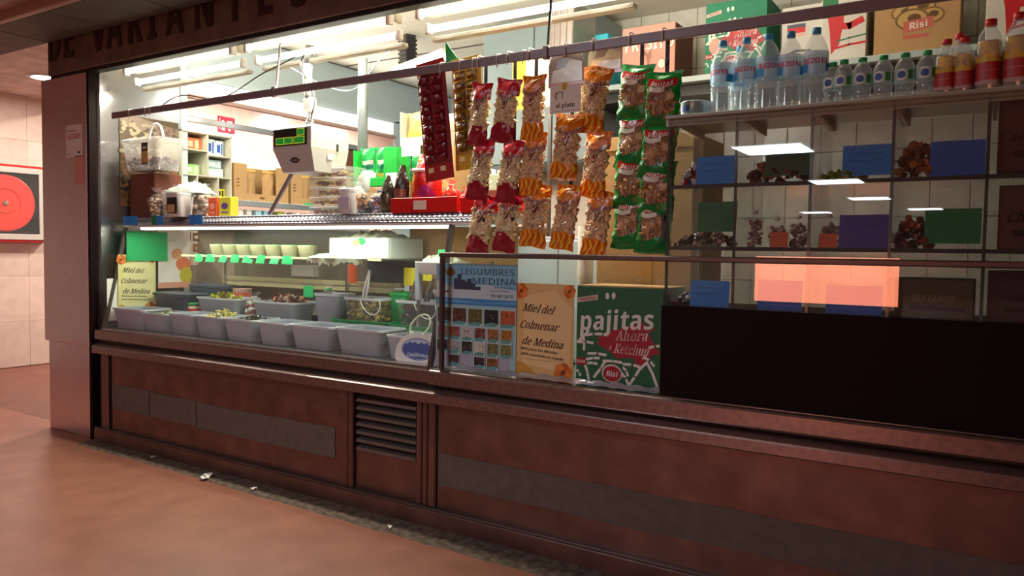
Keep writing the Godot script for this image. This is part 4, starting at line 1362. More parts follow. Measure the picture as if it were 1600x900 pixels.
func build_showcase_goods() -> void:
	var brown := [Color("6a3a24"), Color("8a5234"), Color("4a2a1c"), Color("b07850")]
	heap("sweets_pile", "small heap of red, white and blue wrapped sweets on top shelf", "sweets", Vector3(-1.0, 1.56, -0.1), Vector3(0.1, 0.09, 0.12), 40, Vector3.ONE * 0.014, [Color("c82c30"), Color("e8e8f0"), Color("3468b0"), Color("d86030")], M.ink_gloss, 1)
	heap("candy_pile", "heap of brown wrapped candies beside the upper green card", "sweets", Vector3(-0.69, 1.56, -0.11), Vector3(0.24, 0.1, 0.14), 80, Vector3(0.018, 0.011, 0.011), [Color("7a3c28"), Color("a8603c"), Color("5a2a1c"), Color("c89070")], M.ink_gloss, 2)
	heap("sweets_pile", "thin scatter of yellow sweets beside the second blue card", "sweets", Vector3(-0.46, 1.56, -0.1), Vector3(0.18, 0.035, 0.14), 40, Vector3(0.018, 0.008, 0.01), [Color("d8cc2c"), Color("b8b020"), Color("7aa030")], M.ink_gloss, 3)
	heap("fried_snack_pile", "heap of golden brown crunchy snacks beside the third blue card", "snacks", Vector3(-0.24, 1.56, -0.11), Vector3(0.13, 0.13, 0.14), 70, Vector3(0.017, 0.012, 0.014), [Color("a86428"), Color("c88038"), Color("7a4420")], M.ink, 4)
	heap("sweets_pile", "dark heap of glinting sweets on the lower shelf beside green card", "sweets", Vector3(-0.95, 1.326, -0.11), Vector3(0.24, 0.06, 0.16), 110, Vector3(0.013, 0.008, 0.009), [Color("3a1c18"), Color("5a2c20"), Color("2a1414"), Color("c8a890")], M.ink_gloss, 5)
	heap("sweets_pile", "reddish brown heap of sweets beside the lower dark green card", "sweets", Vector3(-0.24, 1.326, -0.11), Vector3(0.13, 0.11, 0.14), 70, Vector3(0.016, 0.011, 0.012), [Color("8a3424"), Color("6a2a20"), Color("b86048")], M.ink_gloss, 6)
	heap("sweets_pile", "few dark sweets in the bottom compartment beside blue card", "sweets", Vector3(-1.01, 1.1, -0.1), Vector3(0.1, 0.05, 0.12), 30, Vector3.ONE * 0.012, [Color("3a4a6a"), Color("6a3a34"), Color("c8d0e0")], M.ink_gloss, 7)
	var k := 0
	for b in [[-0.765, 0.036, 0.16, "d8a8b0"], [-0.69, 0.036, 0.13, "c08878"], [-0.61, 0.038, 0.135, "b07060"], [-0.51, 0.038, 0.14, "c09080"], [-0.45, 0.034, 0.12, "b88070"]]:
		twist_bag("sweet_bag", ["tall tied clear bag of pink sweets on the lower shelf", "tied clear bag of sweets behind the first orange label", "tied clear bag of reddish sweets between the orange labels", "tied clear bag of sweets behind the second orange label", "tied clear bag of sweets beside the purple and blue card"][k], "sweets", Vector3(b[0], 1.328, -0.1 - 0.02 * (k % 2)), b[1], b[2], [Color(b[3] as String), Color("8a4a40"), Color("e0c8c0")], 40 + k, Color("d8d0d0"), "tied bags of sweets")
		k += 1
	tag_card("small orange label card in front of the tied bags", M.orange, Vector3(-0.665, 1.328, -0.045), 0.062, 0.055, 1)
	tag_card("small orange label card closer to the purple card", M.orange, Vector3(-0.5, 1.328, -0.045), 0.06, 0.05, 1)
	tag_card("blue price card on top shelf beside the red and white sweets", M.blue, Vector3(-0.905, 1.56, -0.045), 0.15, 0.11, 2)
	tag_card("dark green price card on top shelf above brown candies", sm(Color("2a5030"), 0.6), Vector3(-0.64, 1.585, -0.05), 0.165, 0.09, 1)
	tag_card("blue price card on top shelf above the yellow sweets", M.blue, Vector3(-0.384, 1.575, -0.045), 0.155, 0.105, 2)
	tag_card("deep blue price card on top shelf beside golden snacks", M.blue_dark, Vector3(-0.118, 1.56, -0.045), 0.155, 0.118, 0)
	tag_card("rounded green price card on lower shelf over dark sweets", sm(Color("23703f"), 0.6), Vector3(-0.9, 1.385, -0.06), 0.15, 0.115, 0)
	tag_card("purple and blue price card on the lower shelf", sm(Color("5a4a9c"), 0.6), Vector3(-0.385, 1.328, -0.045), 0.16, 0.115, 1)
	tag_card("dark green price card on lower shelf beside reddish sweets", M.green_dark, Vector3(-0.124, 1.345, -0.05), 0.16, 0.115, 0)
	tag_card("blue price card in the bottom row nearest the green box", M.blue, Vector3(-0.916, 1.1, -0.045), 0.15, 0.1, 2)
	tag_card("blue price card in the middle of the bottom row", M.blue_dark, Vector3(-0.658, 1.1, -0.045), 0.155, 0.11, 1)
	tag_card("wide blue price card farthest along the bottom row", M.blue_dark, Vector3(-0.41, 1.1, -0.045), 0.18, 0.1, 1)
	k = 0
	for b in [[0.1, 1.57, 0.22, 0.22, "5c2f22"], [0.1, 1.328, 0.2, 0.2, "6a4032"], [-0.17, 1.1, 0.23, 0.13, "5a4a2a"], [0.1, 1.1, 0.24, 0.16, "4a3020"]]:
		var t := thing("sweet_box", ["dark brown cardboard box in the uppermost end compartment", "brown box with script lettering in the middle end compartment", "olive printed box in the bottom row beside wide blue card", "dark box in the end of the bottom row"][k], "box", Vector3(b[0], b[1], -0.05), 0.0, "boxes in the showcase")
		part("box", slab(-b[2] / 2, 0, -0.2, b[2] / 2, b[3], 0, 0.003), worn(sm(Color(b[4] as String), 0.7), M.card.albedo_texture, 3.0), t)
		var m := MB.new()
		m.xf.origin = Vector3(0, b[3] * 0.5, 0.0006)
		write(m, ["Caramelos", "Chuches", "RELLENOS", "Gominolas"][k], 0, 0.0, b[3] * 0.16, Color("2c1814") if k != 2 else Color("8a8050"), "serifbold", 0.3, 0.8)
		m.rect(-b[2] * 0.3, -b[3] * 0.3, b[2] * 0.4, -b[3] * 0.2, Color("38201a"))
		part("print", m, M.ink_matte, t)
		k += 1


# ---------------------------------------------------------------- on top of the showcase and on the shelf behind
func build_top_shelf_goods() -> void:
	var y := 1.827
	# 1.5 litre water bottles
	var wb := thing("water_bottle", "", "bottle", Vector3.ZERO, 0.0, "large water bottles")
	var prof := [[0.0, 0.004], [0.03, 0.0], [0.041, 0.006]]
	for i in 7:
		prof.append([0.0435, 0.015 + i * 0.016])
		prof.append([0.0405, 0.022 + i * 0.016])
	prof += [[0.043, 0.13], [0.043, 0.205], [0.041, 0.215], [0.033, 0.238], [0.02, 0.262], [0.014, 0.27], [0.014, 0.276]]
	var m := MB.new(true)
	m.lathe(Vector3.ZERO, prof, 24)
	part("bottle", m, M.pet, wb)
	m = MB.new(true)
	m.lathe(Vector3.ZERO, [[0.0, 0.272], [0.0155, 0.272], [0.0155, 0.29], [0.0145, 0.293], [0.0, 0.293]], 16)
	part("cap", m, sm(Color("4cb8f4"), 0.4), wb)
	m = MB.new(true)
	m.lathe(Vector3.ZERO, [[0.0437, 0.128], [0.0437, 0.205]], 24)
	part("label", m, clear(Color(0.72, 0.87, 0.97, 0.75), 0.3), wb)
	m = MB.new()
	for w in [["BEZOYA", 0.0, 0.019, "d02060", 0.168], ["agua mineral natural", 0.0, 0.004, "3070b0", 0.19]]:
		var f := letters(w[0], "sansbold")
		m.ink(Color(w[3] as String))
		for i in range(0, f.size(), 3):
			var q := []
			for k in 3:
				var a: float = f[i + k].x * w[2] / 0.0442
				q.append(Vector3(sin(a) * 0.0443, w[4] + f[i + k].y * w[2], cos(a) * 0.0443))
			m.poly(q, Vector3.BACK)
	part("lettering", m, M.ink, wb)
	for q in [0.9, -1.5]:
		m = MB.new(true)
		m.ink(Color("3a9ad8"))
		m.sheet(6, 3, func(u: float, v: float) -> Vector3: return Vector3(sin(q + u * 0.9) * 0.0441, 0.16 - v * 0.03, cos(q + u * 0.9) * 0.0441))
		part("emblem", m, M.ink, wb)
	var k := 0
	for b in [[-0.921, -0.15, 0.1], [-0.83, -0.15, 0.5], [-0.746, -0.14, 0.9], [-0.668, -0.15, 0.55], [-0.578, -0.145, 0.5], [-0.885, -0.26, 1.6]]:
		var label: String = ["large blue capped water bottle nearest the green snack bags", "second large blue capped water bottle from the green snack bags", "third and middle large blue capped water bottle in the row", "fourth large blue capped water bottle in the row", "large blue capped water bottle next to the small bottles", "large blue capped water bottle standing behind the front row"][k]
		var o: Node3D = wb if k == 0 else again(wb, label, Vector3.ZERO)
		o.set_meta("label", label)
		o.position = Vector3(b[0], y, b[1])
		o.rotation.y = b[2] - 0.35
		k += 1
	# half litre bottles
	var sb := thing("small_water_bottle", "", "bottle", Vector3.ZERO, 0.0, "small water bottles")
	m = MB.new(true)
	m.lathe(Vector3.ZERO, [[0.0, 0.003], [0.026, 0.0], [0.031, 0.006], [0.032, 0.03], [0.028, 0.045], [0.032, 0.06], [0.032, 0.105], [0.03, 0.118], [0.02, 0.138], [0.012, 0.146], [0.012, 0.152]], 22)
	part("bottle", m, M.pet, sb)
	m = MB.new(true)
	m.lathe(Vector3.ZERO, [[0.0, 0.147], [0.0145, 0.147], [0.0145, 0.161], [0.0, 0.161]], 16)
	part("cap", m, sm(Color("2cb068"), 0.4), sb)
	m = MB.new(true)
	m.lathe(Vector3.ZERO, [[0.0325, 0.066], [0.0325, 0.104]], 22)
	part("label", m, sm(Color("b4d8d4"), 0.4), sb)
	for q in [["f2f6f4", 0.019, 0.0327], ["2a4c9c", 0.0125, 0.033]]:
		m = MB.new(true)
		m.ink(Color(q[0] as String))
		for i in 14:
			var a0 := TAU * i / 14
			var a1 := TAU * (i + 1) / 14
			var pp := []
			for w in [[0.0, 0.0], [cos(a0), sin(a0)], [cos(a1), sin(a1)]]:
				var a: float = w[0] * q[1] / 0.0325
				pp.append(Vector3(sin(a) * q[2], 0.085 + w[1] * q[1], cos(a) * q[2]))
			m.poly(pp, Vector3.BACK)
		part("emblem", m, M.ink, sb)
	m = MB.new(true)
	m.ink(Color("4a9a4a"))
	m.sheet(4, 3, func(u: float, v: float) -> Vector3: return Vector3(sin(0.65 + u * 0.5) * 0.0328, 0.1 - v * 0.03, cos(0.65 + u * 0.5) * 0.0328))
	part("emblem", m, M.ink, sb)
	k = 0
	for b in [[-0.518, -0.14], [-0.478, -0.12], [-0.418, -0.12], [-0.352, -0.12], [-0.286, -0.12], [-0.22, -0.12]]:
		var label: String = ["small green capped water bottle half behind the large bottles", "small green capped water bottle, first of the open row", "small green capped water bottle, second of the open row", "small green capped water bottle, third of the open row", "small green capped water bottle, fourth of the open row", "small green capped water bottle next to the oil"][k]
		var o: Node3D = sb if k == 0 else again(sb, label, Vector3.ZERO)
		o.set_meta("label", label)
		o.position = Vector3(b[0], y, b[1])
		o.rotation.y = -0.35 + (k % 3) * 0.12
		k += 1
	# sunflower oil
	var ob := thing("oil_bottle", "", "bottle", Vector3.ZERO, 0.0, "oil bottles")
	m = MB.new(true)
	m.lathe(Vector3.ZERO, [[0.0, 0.002], [0.026, 0.002], [0.0275, 0.006], [0.0275, 0.128], [0.026, 0.134], [0.0, 0.134]], 24, 1.0, 0.5)
	part("oil", m, M.oil, ob)
	m = MB.new(true)
	m.lathe(Vector3.ZERO, [[0.0, 0.0], [0.028, 0.0], [0.029, 0.005], [0.029, 0.13], [0.024, 0.15], [0.013, 0.17], [0.012, 0.18]], 24, 1.0, 0.5)
	part("bottle", m, M.pet, ob)
	m = MB.new(true)
	m.lathe(Vector3.ZERO, [[0.0, 0.174], [0.0145, 0.174], [0.0145, 0.19], [0.0, 0.19]], 16)
	part("cap", m, M.red, ob)
	m = MB.new(true)
	m.lathe(Vector3.ZERO, [[0.0298, 0.025], [0.0298, 0.085]], 24, 1.0, 0.5)
	part("label", m, sm(Color("b82420"), 0.4), ob)
	for q in [["d8b434", 0.078, 0.095, 0.0303], ["d87868", 0.056, 0.058, 0.0303], ["c8a0a0", 0.022, 0.032, 0.0303]]:
		m = MB.new(true)
		m.ink(Color(q[0] as String))
		m.sheet(24, 1, func(u: float, v: float) -> Vector3:
			var a := -PI + u * TAU
			var kk := lerpf(1.0, 1.0 / maxf(absf(cos(a)), absf(sin(a))), 0.5)
			return Vector3(sin(a) * kk * q[3], lerpf(q[2], q[1], v) + (0.006 * sin(u * 40.0) * (1.0 - v) if q[1] > 0.07 else 0.0), cos(a) * kk * q[3]))
		part("emblem", m, M.ink, ob)
	k = 0
	for b in [[-0.164, -0.12, 1.0], [-0.112, -0.12, 1.0], [-0.132, -0.2, 1.18], [-0.043, -0.12, 1.25], [0.034, -0.12, 1.3], [0.11, -0.12, 1.3]]:
		var label: String = ["red capped oil bottle next to the small water bottles", "second red capped oil bottle of the front row", "red capped oil bottle standing behind the first two", "taller red capped oil bottle before the white box", "tall red capped oil bottle near the row's end", "last tall red capped oil bottle of the row"][k]
		var o: Node3D = ob if k == 0 else again(ob, label, Vector3.ZERO)
		o.set_meta("label", label)
		o.position = Vector3(b[0], y, b[1])
		o.scale = Vector3(1.0, b[2], 1.0) if b[2] < 1.2 else Vector3(1.2, b[2], 1.2)
		o.rotation.y = -0.25
		k += 1
	m = MB.new(true)
	m.lathe(Vector3.ZERO, [[0.0, 0.0], [0.055, 0.0], [0.057, 0.004], [0.055, 0.008], [0.055, 0.062], [0.057, 0.066], [0.053, 0.069], [0.0, 0.067]], 28)
	var tin := thing("tin", "flat silver blue tin beside the water bottles", "tin", Vector3(-1.025, y, -0.15))
	part("can", m, sm(Color("9db0c0"), 0.3, 0.4), tin)
	m = MB.new(true)
	m.ink(Color("24449c"))
	m.sheet(6, 2, func(u: float, v: float) -> Vector3: return Vector3(sin(-0.8 + u * 0.7) * 0.0555, 0.05 - v * 0.024, cos(-0.8 + u * 0.7) * 0.0555))
	part("label", m, M.ink, tin)
	# wall shelf with cartons
	var sh := thing("wall_shelf", "grey wall shelf of snack cartons with painted shadow strip below", "shelf", Vector3(0, 2.37, 0))
	part("board", slab(-2.4, -0.035, -2.25, 1.55, 0, -1.7, 0.003), M.blue_grey, sh)
	part("strip", slab(-2.4, -0.1, -2.25, 1.55, -0.035, -1.78), M.black, sh)  # black slab painted in for the shade under the board
	for x in [-2.0, -0.9, 0.2]:
		part("bracket", slab(x, -0.3, -2.25, x + 0.03, -0.1, -2.2), M.steel_dark, sh)
	carton("pink carton with white lettering on the wall shelf", Vector3(-1.89, 2.372, -1.74), Vector3(0.35, 0.35, 0.32), Color("e89a8c"), Color("8a4a34"), 0)
	carton("green snack carton with white lettering on the wall shelf", Vector3(-1.345, 2.372, -1.74), Vector3(0.36, 0.42, 0.32), Color("1f7a5a"), Color("123c30"), 1)
	carton("plain white carton with small red band on the wall shelf", Vector3(-0.98, 2.372, -1.78), Vector3(0.22, 0.34, 0.3), Color("d4d4d0"), Color("a0a0a0"), 2)
	carton("white carton with big red figure and flag stripes on the shelf", Vector3(-0.75, 2.372, -1.72), Vector3(0.23, 0.36, 0.3), Color("dcdcd6"), Color("5a4a48"), 3)
	carton("brown carton with pink logo and ring snacks on the shelf", Vector3(-0.4, 2.372, -1.74), Vector3(0.4, 0.36, 0.3), Color("b99466"), Color("7a5a40"), 4)
	carton("white carton with red shape at the end of the shelf", Vector3(0.06, 2.372, -1.74), Vector3(0.3, 0.36, 0.3), Color("dcdcd6"), Color("5a4a48"), 5)
	solo("cyan_box", "small cyan box between steel column and pink carton", "box", bx(Vector3(0, 0.18, 0), Vector3(0.15, 0.36, 0.2), 0.004), sm(Color("2ab4cc"), 0.5), Vector3(-2.27, 2.372, -1.9))


func carton(label: String, at: Vector3, s: Vector3, c: Color, side: Color, art: int) -> void:
	var t := thing("carton", label, "carton", at, 0.0, "cartons on the wall shelf")
	part("box", slab(-s.x / 2, 0, -s.z, s.x / 2, s.y, 0, 0.003), sm(c, 0.65), t)
	if art == 0:   # its end is printed brown
		part("side_panel", slab(s.x / 2, 0.003, -s.z + 0.003, s.x / 2 + 0.002, s.y - 0.003, -0.003), worn(sm(side, 0.7), M.card.albedo_texture, 4.0), t)
	var m := MB.new()
	m.xf.origin = Vector3(0, s.y / 2, 0.0006)
	var red := Color("cc2430")
	var wh := Color("f2ece4")
	match art:
		0:
			write(m, "FRESITO", 0.01, 0.055, 0.075, Color("b08068"), "sansbold", 0.0, 0.82)
			write(m, "FRESITO", 0.006, 0.06, 0.075, wh, "sansbold", 0.0, 0.82)
			m.shape([Vector2(-0.04, 0.03), Vector2(0.0, 0.0), Vector2(0.02, 0.03), Vector2(0.025, -0.02), Vector2(0.0, -0.09), Vector2(-0.01, -0.02)], Color("9a6a58"))
			m.disc(0.09, -0.07, 0.03, 0.035, Color("9a6a58"), 14)
			m.disc(0.09, -0.07, 0.025, 0.03, Color("e8d8cc"), 14)
			m.rect(-0.17, -0.16, -0.14, -0.06, Color("e8c4b8"))
		1:
			m.xf.basis = Basis().scaled(Vector3(0.95, 0.95, 1))
			snack_art(m)
			m.shape([Vector2(-0.03, -0.005), Vector2(0.15, 0.055), Vector2(0.15, 0.1), Vector2(-0.01, 0.03)], red)
			write(m, "ketchup", 0.065, 0.045, 0.02, wh, "sansbold", 0.2, 1.0, 0.28)
			m.disc(-0.12, -0.05, 0.045, 0.05, Color("c89a8c"), 9)
		2:
			m.rect(-0.08, 0.05, 0.02, 0.07, Color("44506a"))
			m.rect(-0.08, 0.02, 0.02, 0.05, red)
			m.rect(-0.08, 0.0, 0.02, 0.014, Color("e8b0a8"))
			m.stroke([Vector2(-0.09, -0.1), Vector2(-0.03, -0.08), Vector2(0.05, -0.085)], 0.012, Color("3a3c40"))
		3, 5:
			m.rect(-0.11, 0.05, -0.03, 0.17, Color("2a7a4a"))
			m.stroke([Vector2(-0.05, 0.16), Vector2(0.09, 0.165), Vector2(0.1, 0.14)], 0.006, Color("4a7060"))
			m.shape([Vector2(-0.09, 0.1), Vector2(0.0, 0.12), Vector2(0.0, 0.02), Vector2(-0.02, -0.1), Vector2(-0.06, -0.15), Vector2(-0.07, -0.02)], red)
			m.stroke([Vector2(-0.02, 0.0), Vector2(0.03, -0.005), Vector2(0.09, 0.02)], 0.035, red)
			m.stroke([Vector2(-0.03, -0.08), Vector2(0.03, -0.07), Vector2(0.112, -0.06)], 0.008, Color("3a7a54"))
			m.stroke([Vector2(-0.05, -0.12), Vector2(0.03, -0.105), Vector2(0.112, -0.1)], 0.012, red)
		4:
			m.rect(-0.17, 0.13, -0.09, 0.15, Color("6a4030"))
			m.rect(-0.17, 0.1, -0.07, 0.12, Color("d89a88"))
			m.disc(0.12, 0.14, 0.03, 0.025, Color("c87868"), 14)
			for r in [[-0.06, 0.03, 0.06], [0.02, 0.05, 0.07], [0.07, 0.0, 0.06], [-0.02, -0.01, 0.08]]:
				m.disc(r[0], r[1], r[2], r[2] * 0.7, Color("7a5c34"), 18)
				m.disc(r[0], r[1], r[2] * 0.86, r[2] * 0.58, Color("c4a468"), 18)
				m.disc(r[0] + 0.01, r[1] + 0.005, r[2] * 0.4, r[2] * 0.28, Color("6a4c2c"), 14)
			m.shape([Vector2(-0.06, -0.08), Vector2(0.08, -0.06), Vector2(0.08, -0.005), Vector2(-0.06, -0.02)], Color("c8685c"))
			write(m, "Risi", 0.01, -0.042, 0.035, wh, "sansbold", 0.1, 1.1, 0.1)
			m.rect(-0.06, -0.11, 0.06, -0.09, Color("c8685c"))
	part("print", m, M.ink, t)


# ---------------------------------------------------------------- along the open side of the stall
func build_inside() -> void:
	# framed photograph of pulses on the side wall; its local x runs towards the viewer's right, into the stall
	var X := Transform3D(Basis(Vector3(0, 0, -1), Vector3.UP, Vector3(1, 0, 0)), Vector3.ZERO)
	var p := thing("pulses_photo", "tall photo panel of chickpeas, peanuts and black beans on side wall", "poster", Vector3(-5.047, 1.88, -0.4))
	var m := MB.new()
	m.xf = X
	m.box(Vector3(0, 0, 0.002), Vector3(0.44, 0.62, 0.004))
	part("sheet", m, sm(Color("4c3e28"), 0.6), p)
	m = MB.new()
	m.xf = X * Transform3D(Basis(), Vector3(0, 0, 0.0042))
	m.step = 0.00001
	var g := RandomNumberGenerator.new()
	g.seed = 5
	m.shape([Vector2(0.05, 0.05), Vector2(0.22, 0.05), Vector2(0.22, 0.2), Vector2(0.05, 0.22)], Color("9a9070"))
	m.shape([Vector2(-0.22, -0.31), Vector2(-0.02, -0.31), Vector2(-0.02, -0.2), Vector2(-0.22, -0.14)], Color("8a5a38"))
	m.shape([Vector2(-0.22, 0.24), Vector2(0.22, 0.16), Vector2(0.22, 0.26), Vector2(-0.1, 0.31), Vector2(-0.22, 0.31)], Color("7a6a60"))
	for i in 420:
		var x := g.randf_range(-0.21, 0.21)
		var y := g.randf_range(-0.3, 0.27)
		var c := Color("c8a468")
		var r := 0.015
		if y < -0.08 + 0.1 * x and x < 0.03 and y > -0.22:
			c = Color("2c3038").lerp(Color("50606c"), g.randf() * 0.4)
			r = 0.011
		elif y > 0.05 and x < 0.06:
			c = Color("d8c8a4").lerp(Color("5a4834"), 0.8 if g.randf() < 0.35 else 0.1)
		elif y > 0.05 and y < 0.2:
			continue
		elif y >= 0.2:
			c = Color("7a5c48").lerp(Color("b09080"), g.randf())
			r = 0.009
		elif x < -0.05:
			c = Color("8a5c34").lerp(Color("b08858"), g.randf())
		else:
			c = Color("c89c50").lerp(Color("8a6028"), g.randf() * 0.8)
		m.disc(x, y, r * g.randf_range(0.8, 1.3), r * g.randf_range(0.7, 1.1), c.darkened(0.28), 8)
	part("print", m, M.ink_matte, p)
	# board with goods below the side opening
	var s := thing("side_counter", "long shelf board below the side opening", "counter", Vector3(-5.2, 1.62, 0))
	part("board", slab(-0.25, 0, -2.95, 0.25, 0.045, -0.63, 0.003), M.steel, s)
	part("lower_board", slab(-0.2, -0.16, -2.95, 0.25, -0.14, -0.66, 0.003), M.cream, s)
	# pigeonhole unit facing the stall
	var u := thing("pigeonhole_unit", "cream open pigeonhole unit standing on the side shelf board", "shelf unit", Vector3(-5.02, 1.668, -0.845))
	var xb := func(a: float, y0: float, b: float, y1: float, d0: float, d1: float) -> MB:   # a, b along the unit; d out from its face
		var mm := MB.new()
		mm.xf = X
		mm.box(Vector3((a + b) / 2, (y0 + y1) / 2, (d0 + d1) / 2), Vector3(b - a, y1 - y0, d1 - d0), 0.001)
		return mm
	part("back", xb.call(-0.215, 0.0, 0.215, 0.48, -0.26, -0.25), M.cream, u)
	for b in [[-0.215, 0.0, -0.205, 0.48], [0.205, 0.0, 0.215, 0.48], [-0.215, 0.47, 0.215, 0.48], [-0.215, 0.0, 0.215, 0.01], [0.0, 0.16, 0.01, 0.48], [-0.09, 0.0, -0.08, 0.16], [0.09, 0.0, 0.1, 0.16], [-0.205, 0.155, 0.205, 0.165]]:
		part("upright" if b[2] - b[0] < 0.05 else "shelf", xb.call(b[0], b[1], b[2], b[3], -0.25, 0.0), M.cream, u)
	part("shelf", xb.call(-0.205, 0.34, 0.0, 0.35, -0.25, 0.0), M.cream, u)
	part("shelf", xb.call(0.01, 0.315, 0.205, 0.325, -0.25, 0.0), M.cream, u)
	var goods := [["snack_packet", "orange printed packet in the topmost wide pigeonhole", -0.1, 0.35, 0.18, 0.09, "e87038", "f4c0a0"],
		["leaf_packet", "green packet lying in the middle pigeonhole", -0.1, 0.165, 0.15, 0.08, "8ec46a", "d8ecc0"],
		["carton_pack", "white and blue carton pack in the upper pigeonhole", 0.07, 0.325, 0.075, 0.125, "dcecf4", "2858b0"],
		["carton_pack", "second white and blue carton pack in the upper pigeonhole", 0.15, 0.325, 0.07, 0.12, "dcecf4", "2858b0"],
		["small_box", "pale blue box on the stack in the pigeonhole", 0.1, 0.235, 0.13, 0.06, "b4d0d8", "dce8ec"],
		["small_box", "pale green-blue box under the stack in the pigeonhole", 0.105, 0.165, 0.155, 0.068, "c0d8d4", "e4eeea"],
		["yellow_box", "small yellow box in the bottom middle pigeonhole", 0.04, 0.01, 0.07, 0.07, "dcd436", "5a4a20"],
		["yellow_box", "small yellow box with dark window in bottom end pigeonhole", 0.15, 0.01, 0.09, 0.07, "dcd436", "3a3018"]]
	for q in goods:
		var t := thing(q[0], q[1], "packet" if "packet" in q[0] else "box", u.position + X.basis * Vector3(q[2], q[3], -0.06))
		part("pack", xb.call(-q[4] / 2, 0.001, q[4] / 2, q[5], -0.12, 0.0), sm(Color(q[6] as String), 0.5), t)
		m = MB.new()
		m.xf = X * Transform3D(Basis(), Vector3(0, 0, 0.0004))
		m.rect(-q[4] * 0.35, q[5] * 0.25, q[4] * 0.1, q[5] * 0.75, Color(q[7] as String))
		m.rect(q[4] * 0.2, q[5] * 0.15, q[4] * 0.38, q[5] * 0.85, Color(q[7] as String))
		part("print", m, M.ink, t)
	# display cartons with a cut-away front, holding kraft bags
	for k in 3:
		var z0: float = [-1.09, -1.66, -2.25][k]
		var w: float = [0.54, 0.55, 0.5][k]
		var t := thing("display_carton", ["cut open brown carton of kraft bags next to the pigeonholes", "second cut open brown carton of kraft bags behind the scale", "third brown carton deepest on the side shelf"][k], "carton", Vector3(-5.03, 1.668, z0))
		part("base", xb.call(0.0, 0.0, w, 0.06, -0.26, 0.0), M.card, t)
		part("back", xb.call(0.0, 0.06, w, 0.29, -0.26, -0.255), M.card, t)
		part("front_panel", xb.call(0.0, 0.06, 0.12, 0.29, -0.004, 0.0), M.card, t)
		part("front_panel", xb.call(w - 0.13, 0.06, w, 0.29, -0.004, 0.0), M.card, t)
		part("side", xb.call(0.0, 0.06, 0.004, 0.29, -0.255, -0.004), M.card, t)
		part("side", xb.call(w - 0.004, 0.06, w, 0.29, -0.255, -0.004), M.card, t)
		m = MB.new()
		m.xf = X * Transform3D(Basis(), Vector3(0, 0, 0.0004))
		for i in 3:
			m.rect(0.02, 0.11 + i * 0.025, 0.05, 0.12 + i * 0.025, Color("6a4a2c"))
		m.disc(w * 0.5, 0.03, 0.03, 0.01, Color("6a4a2c"), 14)
		part("print", m, M.ink_matte, t)
		if k < 2:
			for b in 2 - k:
				var bag := thing("kraft_bag", ["brown kraft bag standing in the carton next to pigeonholes", "brown kraft bag leaning back inside the first carton", "brown kraft bag in the second carton behind the scale"][k * 2 + b], "paper bag", Vector3(-5.09, 1.73, z0 - 0.18 - b * 0.2), 0.0, "kraft bags")
				m = MB.new(true)
				m.xf = X
				m.sheet(12, 10, func(uu: float, v: float) -> Vector3: return Vector3((uu - 0.5) * 0.13, 0.2 * (1.0 - v), (0.035 * sin(PI * uu) * minf(1.0, v * 2.5) + 0.004 * sin(uu * 13.0 + v * 9.0 + b))))
				m.sheet(12, 10, func(uu: float, v: float) -> Vector3: return Vector3((0.5 - uu) * 0.13, 0.2 * (1.0 - v), -(0.03 * sin(PI * uu) * minf(1.0, v * 2.5))))
				part("bag", m, M.card, bag)
				m = MB.new()
				m.xf = X
				m.box(Vector3(0, 0.185, 0.006), Vector3(0.13, 0.02, 0.012), 0.003)
				part("folded_top", m, sm(Color("d8b060"), 0.35), bag)
	solo("dark_carton", "dark reddish brown carton at the far end of the side shelf", "carton", bx(Vector3(0, 0.14, 0), Vector3(0.3, 0.28, 0.6), 0.004), M.card_dark, Vector3(-5.22, 1.962, -2.55))
	var k := 0
	for q in [[-0.78, "c85a34", 0.07], [-1.12, "e8e4e0", 0.05], [-1.2, "e0dcd8", 0.05], [-1.29, "a8d4e4", 0.06], [-1.37, "8cc4dc", 0.06], [-1.52, "a0a83c", 0.09], [-1.66, "d8c8d0", 0.05], [-1.82, "d87850", 0.08], [-1.98, "dcdcd4", 0.1]]:
		var t := thing("small_carton", ["small orange carton on the lower side board", "small white carton beside a second white one, lower board", "second small white carton on the lower side board", "small pale blue carton on the lower side board", "second pale blue carton on the lower side board", "olive green packet box on the lower side board", "small mauve white carton on the lower board", "small orange packet on the lower board behind the metal arm", "flat white box on the lower board by the clear drawers"][k], "box", Vector3(-4.99, 1.481, q[0]), 0.0, "cartons on the lower side board")
		part("box", xb.call(-q[2] * 0.45, 0.0, q[2] * 0.45, 0.115 if k != 8 else 0.05, -0.08, 0.0), sm(Color(q[1] as String), 0.5), t)
		m = MB.new()
		m.xf = X * Transform3D(Basis(), Vector3(0, 0, 0.0004))
		m.rect(-q[2] * 0.3, 0.03, q[2] * 0.3, 0.045, Color(q[1] as String).darkened(0.5))
		m.rect(-q[2] * 0.3, 0.01, q[2] * 0.1, 0.018, Color(q[1] as String).lightened(0.4))
		part("print", m, M.ink, t)
		k += 1
	# steel column and blue-grey wall cabinet at the back
	var c := thing("steel_column", "square stainless column hanging from the ceiling behind the bar", "column", Vector3(-2.03, 2.2, -1.0))
	part("shaft", slab(-0.08, 0, -0.14, 0.07, 0.45, 0.13, 0.006), M.steel, c)
	for x in [-0.055, -0.02, 0.02]:
		part("rib", slab(x, 0, 0.13, x + 0.014, 0.44, 0.14, 0.003), M.chrome, c)
	part("hanger", slab(-0.02, 0.44, -0.02, 0.0, 0.75, 0.0), M.steel_dark, c)
	var w := thing("wall_cabinet", "wide blue-grey wall cabinet behind the popcorn bags", "cabinet", Vector3(-2.65, 1.9, -2.26))
	part("body", slab(-0.5, 0, 0, 0.35, 1.0, 0.5, 0.004), M.cabinet, w)
